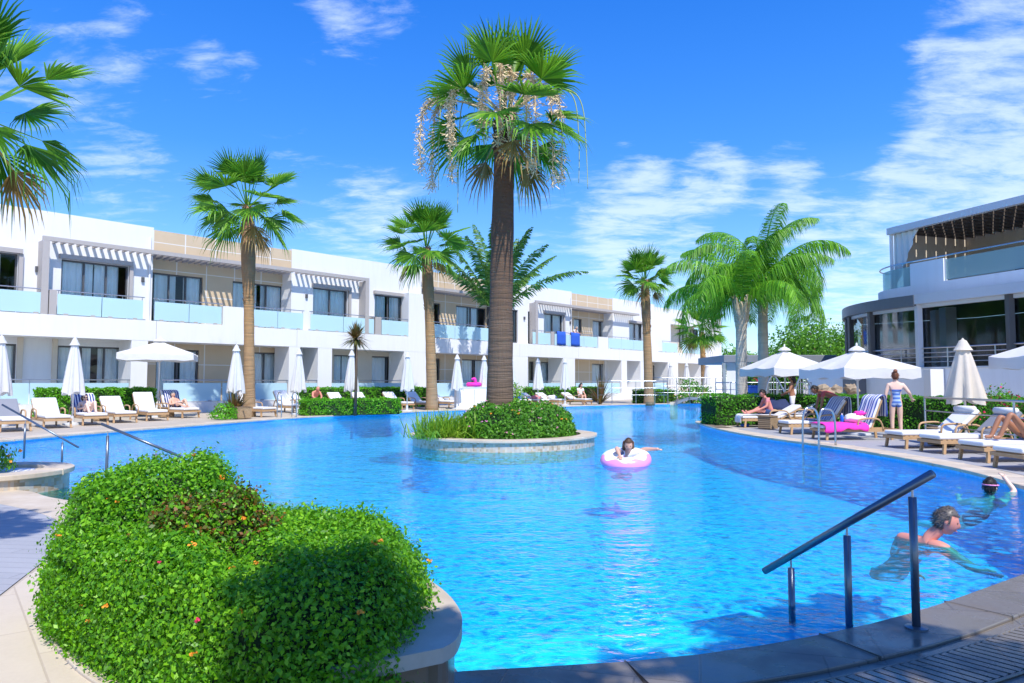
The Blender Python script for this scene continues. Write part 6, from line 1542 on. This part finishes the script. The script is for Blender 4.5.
def person(label, loc, rz, J, skin, hair=None, clothes=(), fwd=(1, 0, 0), hup=(0, 0, 1), scale=1.0, group=None, props=(), hair_style='short', head=1.0):
    t = thing('person', label, 'person', tuple(loc), rz, group); t.scale = (scale,) * 3
    R0 = dict(pel=(0.135, 0.115), spi=(0.125, 0.10), che=(0.145, 0.11), nec=0.062, hb=0.056)
    for s in 'LR': R0.update({s + 's': 0.062, s + 'e': 0.043, s + 'w': 0.028, s + 'h': 0.088, s + 'k': 0.056, s + 'a': 0.038, s + 't': 0.03, s + 'p': 0.032})
    P = {k: Vector(v) for k, v in J.items()}
    f, l, u = frame_of(fwd, hup)
    P['hb'] = P['hed'] - u * 0.06 - f * 0.015
    for s in 'LR':
        d = (P[s + 'w'] - P[s + 'e']).normalized(); P[s + 'p'] = P[s + 'w'] + d * 0.07
        if s + 't' not in P: P[s + 't'] = P[s + 'a'] + Vector((0.14, 0, -0.04))
    E = [('pel', 'spi'), ('spi', 'che'), ('che', 'nec'), ('nec', 'hb')]
    for s in 'LR': E += [('che', s + 's'), (s + 's', s + 'e'), (s + 'e', s + 'w'), (s + 'w', s + 'p'), ('pel', s + 'h'), (s + 'h', s + 'k'), (s + 'k', s + 'a'), (s + 'a', s + 't')]
    V, Fc = skinned({k: (*P[k], R0[k]) for k in R0}, E, 'pel')
    b = MB(); b.add(V, Fc)
    HV, HF = head_points(head); Mh = lambda p: P['hed'] + f * p.x + l * p.y + u * p.z
    b.add([Mh(p) for p in HV], HF)
    for s in (-1, 1): b.add(*ball_at(Mh(Vector((-0.012, s * 0.075, -0.005)) * head), 0.026 * head, f, l, u, (0.75, 0.4, 1.15)))
    for s in 'LR':                                                      # fingers and thumb
        d = (P[s + 'p'] - P[s + 'w']).normalized(); q = d.cross(Vector((0, 0, 1)));  q = q.normalized() if q.length > 0.2 else Vector((0, 1, 0)); n_ = q.cross(d)
        for i, ln in enumerate((0.058, 0.07, 0.076, 0.068)):
            o = P[s + 'p'] + q * (0.024 - 0.016 * i) - d * 0.005; b.tube([o, o + d * ln * 0.5 - n_ * 0.004, o + d * ln * 0.85 - n_ * 0.020], [0.0095, 0.009, 0.007], 6)
        o = P[s + 'w'] + d * 0.03 + q * 0.024; b.tube([o, o + d * 0.028 + q * 0.026, o + d * 0.058 + q * 0.034], [0.012, 0.011, 0.008], 6)
    b.cur = 1
    for s in (-1, 1): b.add(*ball_at(Mh(Vector((0.079, s * 0.029, 0.012)) * head), 0.0105 * head, f, l, u, (0.6, 1.25, 0.75)))
    b.cur = 2; b.add(*ball_at(Mh(Vector((0.094, 0, -0.062)) * head), 0.02 * head, f, l, u, (0.35, 1.0, 0.35)))
    b.cur = 0
    body = b.build('body', [skin, 'eye', 'lip'], t, smooth=True)
    if hair:
        h = MB(); hv = []
        for p in HV:
            q = p * 1.065 + Vector((-0.006, 0, 0.006)); hv.append(q)
        keep = []
        for fc in HF:
            c = sum((HV[i] for i in fc), Vector()) / len(fc) / head
            line = 0.055 if c.x > 0.03 else (-0.02 if c.x > -0.02 else -0.075)
            if hair_style == 'long': line = 0.055 if c.x > 0.045 else (-0.10 if c.x < 0.03 else -0.02)
            if c.z > line: keep.append(fc)
        h.add([Mh(p) for p in hv], keep)
        rs = random.Random(len(keep))
        for fc in keep:                                                  # loose strands over the cap
            c = sum((hv[i] for i in fc), Vector()) / len(fc); n_ = c.normalized()
            for _ in range(3):
                o_ = c + Vector((rs.gauss(0, .008), rs.gauss(0, .008), rs.gauss(0, .006))); d_ = (Vector((-0.5, rs.gauss(0, .35), -0.55)) + n_ * rs.uniform(0.0, 0.22)).normalized() * rs.uniform(0.018, 0.042); w_ = d_.cross(n_).normalized() * 0.003
                h.add([Mh(o_ - w_), Mh(o_ + w_), Mh(o_ + d_)], [(0, 1, 2)])
        if hair_style == 'long':
            for s in (-1, 0, 1): h.tube([Mh(Vector((-0.05, s * 0.05, 0.02))), Mh(Vector((-0.075, s * 0.065, -0.10))), Mh(Vector((-0.06 + (0.05 if s else 0), s * 0.085, -0.22)))], [0.055, 0.05, 0.025], 8)
        if hair_style == 'bun': h.ball(Mh(Vector((-0.06, 0, 0.135))), 0.052, 12, 8); 
        o = h.build('hair', hair, t, smooth=True)
        if hair_style != 'long':
            s = o.modifiers.new('thick', 'SOLIDIFY'); s.thickness = 0.003
    for name, mat, joints, k in clothes:
        N_ = {}; 
        for j in joints:
            if isinstance(j, tuple): a, c, w = j; p = P[a].lerp(P[c], w); r = R0[a] if not isinstance(R0[a], tuple) else R0[a]; key = a + c + str(w); ra = R0[a] if isinstance(R0[a], tuple) else (R0[a],) * 2; rc = R0[c] if isinstance(R0[c], tuple) else (R0[c],) * 2; r = tuple((ra[i] * (1 - w) + rc[i] * w) * k for i in (0, 1)); N_[key] = (*p, r)
            else: r = R0[j]; N_[j] = (*P[j], tuple(x * k for x in r) if isinstance(r, tuple) else r * k)
        names = list(N_); Ed = []
        for a in names:
            for a0, c0 in E:
                if a == a0 and c0 in names: Ed.append((a, c0))
            for j in joints:
                if isinstance(j, tuple) and j[0] + j[1] + str(j[2]) == a and j[0] in names: Ed.append((j[0], a))
        V2, F2 = skinned(N_, Ed, names[0], 2); MB().add(V2, F2).build(name, mat, t, smooth=True)
    for fn in props: fn(t, P, Mh)
    return t
def ball_at(c, r, f, l, u, sc):
    b = MB(); b.ball((0, 0, 0), r, 10, 7, sc); return [c + f * p[0] + l * p[1] + u * p[2] for p in b.v], b.f
def sunglasses(t, P, Mh):
    b = MB()
    for s in (-1, 1): b.add([Mh(Vector((0.098, s * 0.03 + 0.025 * cx_, 0.012 + 0.016 * cz_))) for cx_, cz_ in ((-1, -1), (1, -1), (1, 1), (-1, 1))], [(0, 1, 2, 3)])
    b.tube([Mh(Vector((-0.01, 0.084, 0.01))), Mh(Vector((0.095, 0.06, 0.016))), Mh(Vector((0.1, 0, 0.02))), Mh(Vector((0.095, -0.06, 0.016))), Mh(Vector((-0.01, -0.084, 0.01)))], 0.004, 5)
    b.build('sunglasses', 'eye', t)
def goggles(t, P, Mh):
    b = MB(); pts = [Mh(Vector((0.112 * math.cos(a), 0.090 * math.sin(a), 0.03 - 0.012 * math.cos(a)))) for a in [2 * PI * i / 20 for i in range(21)]]
    b.tube(pts, 0.011, 6); b.build('goggle_strap', 'blossom_pink', t, smooth=True)
def held_book(t, P, Mh):
    c = (P['Lp'] + P['Rp']) / 2 if 'Lp' in P else (P['Lw'] + P['Rw']) / 2
    b = MB(); b.bar(c + Vector((0, -0.11, 0.03)), c + Vector((0, 0.11, 0.03)), 0.17, 0.02); b.build('book', 'white_cloth', t, bevel=0.003)
STAND = dict(pel=(0, 0, .95), spi=(0, 0, 1.12), che=(0, 0, 1.31), nec=(0, 0, 1.45), hed=(0.02, 0, 1.585), Ls=(0, .165, 1.385), Le=(-.02, .225, 1.12), Lw=(.05, .235, .88), Rs=(0, -.165, 1.385), Re=(-.02, -.225, 1.12), Rw=(.05, -.235, .88),
             Lh=(0, .085, .90), Lk=(.02, .095, .49), La=(0, .10, .075), Lt=(.15, .11, .03), Rh=(0, -.085, .90), Rk=(.02, -.095, .49), Ra=(0, -.10, .075), Rt=(.15, -.11, .03))
def P_(**kw): d = dict(STAND); d.update(kw); return d
TORSO = ['pel', 'spi', 'che']; SHIRT = ['spi', 'che', 'pel', 'Ls', 'Rs', ('Ls', 'Le', 0.6), ('Rs', 'Re', 0.6)]; SHORTS = ['pel', ('pel', 'spi', 0.45), 'Lh', 'Rh', ('Lh', 'Lk', 0.6), ('Rh', 'Rk', 0.6)]; BRIEF = ['pel', ('pel', 'spi', 0.35), 'Lh', 'Rh']
# the girl in blue, seen from behind
q = on(897, 18.3, 0)
person('girl with a red hair bun standing in a blue patterned playsuit with her back turned', (q.x, q.y, 0.0), math.atan2(1, 0.25), P_(Le=(-.02, .24, 1.12), Lw=(.02, .25, .88), Re=(-.06, -.30, 1.16), Rw=(.12, -.40, 1.02)), 'skin_pale', 'hair_red',
       [('playsuit', 'swim_print', ['spi', 'pel', ('spi', 'che', 0.55), 'Lh', 'Rh', ('Lh', 'Lk', 0.35), ('Rh', 'Rk', 0.35)], 1.13)], hair_style='bun', scale=0.99)
# woman in white under the first open parasol
q = on(793, 23.9, 0)
person('tanned woman in white top and shorts standing under the first open parasol', (q.x, q.y, 0), PI - 0.4, P_(Le=(.08, .25, 1.12), Lw=(.26, .16, 1.05), Re=(.06, -.25, 1.12), Rw=(.25, -.17, 1.02)), 'skin_tan', 'hair_dark',
       [('top', 'white_cloth', TORSO, 1.08), ('shorts', 'white_cloth', SHORTS, 1.1)], hair_style='long', fwd=(.9, 0, -.3))
# man in the red shirt bending over
q = on(836, 21.2, 0)
person('man in a red shirt and dark shorts bending over a striped lounger', (q.x, q.y, 0), PI - 0.15, P_(pel=(-.05, 0, .93), spi=(.10, 0, 1.05), che=(.30, 0, 1.14), nec=(.45, 0, 1.17), hed=(.57, 0, 1.20), Ls=(.37, .16, 1.12), Le=(.42, .2, .86), Lw=(.46, .18, .62), Rs=(.37, -.16, 1.12), Re=(.44, -.2, .86), Rw=(.50, -.16, .62),
       Lh=(-.05, .085, .89), Rh=(-.05, -.085, .89), Lk=(.05, .1, .49), Rk=(.02, -.1, .49)), 'skin_tan', 'hair_dark', [('shirt', 'red_cloth', SHIRT, 1.12), ('shorts', 'navy_cloth', SHORTS, 1.14)], fwd=(.85, 0, -.45))
SEATZ = 0.46
# man in coral shirt on the first lounger (local axes of the person: +x towards the pool)
def on_lounger(key, x, y=0.0): return lw(key, x, y, 0.0), LNG[key][1] + PI
p, yaw = on_lounger('R1', 1.02)
person('seated man in a coral patterned shirt leaning forward on the first lounger', p, yaw, P_(pel=(0, 0, .47), spi=(.03, 0, .64), che=(.10, 0, .82), nec=(.17, 0, .95), hed=(.24, 0, 1.06), Ls=(.13, .16, .89), Le=(.20, .22, .66), Lw=(.42, .20, .56), Rs=(.13, -.16, .89), Re=(.22, -.22, .66), Rw=(.44, -.18, .54),
       Lh=(.03, .09, .46), Lk=(.42, .13, .56), La=(.78, .12, .44), Lt=(.86, .14, .54), Rh=(.03, -.09, .46), Rk=(.42, -.12, .52), Ra=(.80, -.10, .43), Rt=(.88, -.12, .53)), 'skin_red', 'hair_dark',
       [('shirt', 'coral_cloth', SHIRT, 1.12), ('shorts', 'denim', SHORTS, 1.14)], fwd=(.85, 0, -.4))
def reclined(key, h=1.06, knees=(0.80, 0.80), rot=0.0, arms='belly'):
    """someone lying back on a lounger, knees raised"""
    a = LNG[key][2]; p, yaw = on_lounger(key, 0); bx = lambda q, off: (-(lback(key, q, off)[0]), 0, lback(key, q, off)[1])
    B = lambda q, off, y=0.0: (bx(q, off)[0], y, bx(q, off)[2])
    j = P_(pel=(-h, 0, .47), spi=B(.10, .12), che=B(.32, .10), nec=B(.47, .09), hed=B(.60, .12), Ls=B(.40, .09, .17), Rs=B(.40, .09, -.17))
    for s, y, k in (('L', .10, knees[0]), ('R', -.10, knees[1])):
        j[s + 'h'] = (-h + .04, y * .9, .46); j[s + 'k'] = (-h + .40, y * 1.2, k); j[s + 'a'] = (-h + .62 if k > .6 else -h + .80, y, .42); j[s + 't'] = (j[s + 'a'][0] + .12, y, .43 if k > .6 else .53)
        sx = j[s + 's']; j[s + 'e'] = (sx[0] + .14, y * 2.5, sx[2] - .20); j[s + 'w'] = (sx[0] + .34, y * 1.1, sx[2] - .14)
    return p, yaw, j
p, yaw, j = reclined('L2', knees=(.78, .70)); person('woman in sunglasses and a pale bikini reading on a lounger with a navy striped towel', p, yaw, j, 'skin_pale', 'hair_brown', [('bikini_bottom', 'white_cloth', BRIEF, 1.08), ('bikini_top', 'white_cloth', ['che', ('che', 'spi', 0.3)], 1.06)], fwd=(.95, 0, -.05), props=(sunglasses, held_book), hair_style='long')
p, yaw, j = reclined('L5', knees=(.74, .56)); person('grey haired man in navy shorts lying on a navy striped towel by the open parasol', p, yaw, j, 'skin', 'hair_white', [('shorts', 'navy_cloth', SHORTS, 1.14)], fwd=(.95, 0, -.2), props=(held_book,))
p, yaw, j = reclined('R6', h=1.12, knees=(.86, .80)); person('tanned person with bent bare legs lying on a white lounger', p, yaw, j, 'skin_tan', 'hair_dark', [('swim_shorts', 'navy_cloth', BRIEF, 1.1)], fwd=(.95, 0, .1))
SIT = P_(pel=(0, 0, .47), spi=(.02, 0, .64), che=(.06, 0, .83), nec=(.09, 0, .97), hed=(.13, 0, 1.10), Ls=(.06, .16, .90), Le=(.10, .21, .66), Lw=(.32, .14, .58), Rs=(.06, -.16, .90), Re=(.10, -.21, .66), Rw=(.32, -.14, .58),
         Lh=(.03, .09, .46), Lk=(.42, .10, .50), La=(.44, .10, .08), Lt=(.58, .11, .03), Rh=(.03, -.09, .46), Rk=(.42, -.10, .50), Ra=(.40, -.10, .08), Rt=(.54, -.11, .03))
lounger('L7b', fg(318, 411.5), LY, 'lounger under the sunburnt bent over man, mostly behind the low hedge', GL, 'low')
q = lw('L7b', 0.55, -0.1, 0.02); j = dict(SIT); j.update(che=(.16, 0, .80), nec=(.26, 0, .92), hed=(.36, 0, 1.0), Ls=(.20, .17, .86), Rs=(.20, -.17, .86), Le=(.30, .22, .64), Re=(.30, -.22, .64), Lw=(.46, .10, .56), Rw=(.46, -.10, .56))
person('sunburnt bald man sitting bent forward beside the low clipped hedge', q, R(-50), j, 'skin_red', None, [('shorts', 'navy_cloth', SHORTS, 1.14)], fwd=(.8, 0, -.5), scale=1.08)
q = lw('K4', 0.75, 0.0, 0.02); person('dark haired woman in white sitting on a far lounger', q, R(-62), SIT, 'skin', 'hair_dark', [('blouse', 'white_cloth', SHIRT, 1.16)], fwd=(.9, .2, -.3), scale=1.12, hair_style='long')
a_ = U(574.5, 0.45); p = HP + HD * a_ + HN * 0.45
person('person in a white shirt leaning on the balcony rail above the blue towels', (p.x, p.y, ZS1), math.atan2(-HN.y, -HN.x), P_(che=(.10, 0, 1.28), nec=(.17, 0, 1.41), hed=(.24, 0, 1.52), Ls=(.10, .16, 1.35), Rs=(.10, -.16, 1.35), Le=(.22, .22, 1.12), Re=(.22, -.22, 1.12), Lw=(.40, .16, 1.10), Rw=(.40, -.16, 1.10)),
       'skin', 'hair_white', [('shirt', 'white_cloth', SHIRT, 1.14), ('shorts', 'white_cloth', SHORTS, 1.14)], fwd=(.9, 0, -.3))

# ---- in the water
q = at(628, 466, WATER); fy = q.y + 0.25
ft = thing('swim_ring', 'pink ring float with white icing and sprinkles carrying a girl', 'swim ring', (q.x, fy, WATER + 0.08), R(20)); ft.rotation_euler = (R(10), R(-7), R(15))
nu, nv = 48, 20; body, top = MB(), MB(); RR, rr_ = 0.31, 0.150
def tor(a, c, k=1.0): return ((RR + rr_ * k * math.cos(c)) * math.cos(a), (RR + rr_ * k * math.cos(c)) * math.sin(a), rr_ * k * 0.92 * math.sin(c))
for i in range(nu):
    for j in range(nv): body.v.append(tor(2 * PI * i / nu, 2 * PI * j / nv))
body.f = [(i * nv + j, ((i + 1) % nu) * nv + j, ((i + 1) % nu) * nv + (j + 1) % nv, i * nv + (j + 1) % nv) for i in range(nu) for j in range(nv)]; body.m = [0] * len(body.f)
body.build('ring', 'pink_vinyl', ft, smooth=True)
mv = 12
for i in range(nu):
    a = 2 * PI * i / nu; c0 = R(48) + 0.26 * math.sin(7 * a); c1 = R(172) - 0.2 * math.sin(6 * a + 1)
    for j in range(mv + 1): top.v.append(tor(a, c0 + (c1 - c0) * j / mv, 1.012))
m1 = mv + 1; top.f = [(i * m1 + j, ((i + 1) % nu) * m1 + j, ((i + 1) % nu) * m1 + j + 1, i * m1 + j + 1) for i in range(nu) for j in range(mv)]; top.m = [0] * len(top.f)
top.build('icing', 'icing', ft, smooth=True)
person('girl with long brown hair in a dark blue top leaning on the pink ring float', (q.x + 0.07, fy + 0.20, WATER), -PI / 2, P_(pel=(-.34, 0, -.24), spi=(-.20, 0, -.12), che=(-.03, 0, .06), nec=(.03, 0, .22), hed=(.09, 0, .345), Ls=(-.01, .15, .18), Le=(.12, .30, .27), Lw=(.26, .46, .28), Rs=(-.01, -.15, .18), Re=(.24, -.24, .30), Rw=(.47, -.22, .19),
       Lh=(-.40, .09, -.27), Lk=(-.80, .12, -.38), La=(-1.18, .12, -.44), Lt=(-1.3, .12, -.46), Rh=(-.40, -.09, -.27), Rk=(-.80, -.12, -.36), Ra=(-1.2, -.12, -.40), Rt=(-1.32, -.12, -.42)), 'skin', 'hair_brown',
       [('swim_top', 'denim', ['che', 'spi', 'Ls', 'Rs', ('Ls', 'Le', 0.55), ('Rs', 'Re', 0.45)], 1.12)], fwd=(.85, -.1, -.40), hair_style='long', scale=1.0)
q = at(944, 544, WATER)
fw = Vector((.86, -.42, -.30)); per = person('grey haired sunburnt man swimming beside the dark handrail', (q.x, q.y, WATER), 0, P_(pel=(-.16, .62, -.40), spi=(-.18, .40, -.27), che=(-.17, .17, -.07), nec=(-.05, .06, .09), hed=(.035, .0, .205), Ls=(-.20, .34, -.01), Le=(-.20, .52, -.22), Lw=(-.02, .46, -.36), Rs=(-.06, -.05, -.01), Re=(.12, -.20, -.16), Rw=(.32, -.14, -.22),
       Lh=(-.22, .70, -.44), Lk=(-.10, 1.10, -.56), La=(.10, 1.50, -.62), Lt=(.14, 1.62, -.64), Rh=(-.06, .68, -.44), Rk=(.10, 1.06, -.58), Ra=(.30, 1.44, -.64), Rt=(.34, 1.56, -.66)), 'skin_red', 'hair_grey',
       [('swim_shorts', 'navy_cloth', BRIEF, 1.08)], fwd=fw, hup=(0.35, -0.1, 1))
q = at(990, 491, WATER); e = at(1011, 484, 0.02)
person('swimmer with dark wet hair and pink goggle strap holding the pool edge', (q.x, q.y, WATER), 0, P_(pel=(-.16, .34, -.48), spi=(-.10, .18, -.38), che=(-.02, .03, -.23), nec=(.01, .01, -.08), hed=(.03, .03, .05), Ls=(-.12, .14, -.15), Le=(-.20, .34, -.22), Lw=(-.10, .55, -.16), Rs=(.10, -.10, -.13), Re=(.30, -.06, .0), Rw=(e.x - q.x - .06, e.y - q.y, .14),
       Lh=(-.24, .40, -.52), Lk=(-.30, .80, -.62), La=(-.36, 1.2, -.66), Lt=(-.38, 1.32, -.68), Rh=(-.10, .42, -.52), Rk=(-.14, .84, -.62), Ra=(-.18, 1.24, -.66), Rt=(-.2, 1.36, -.68)), 'skin_pale', 'hair_dark', [('swim_top', 'navy_cloth', ['che', 'spi', 'pel'], 1.08)], fwd=(.75, .55, .05), props=(goggles,))
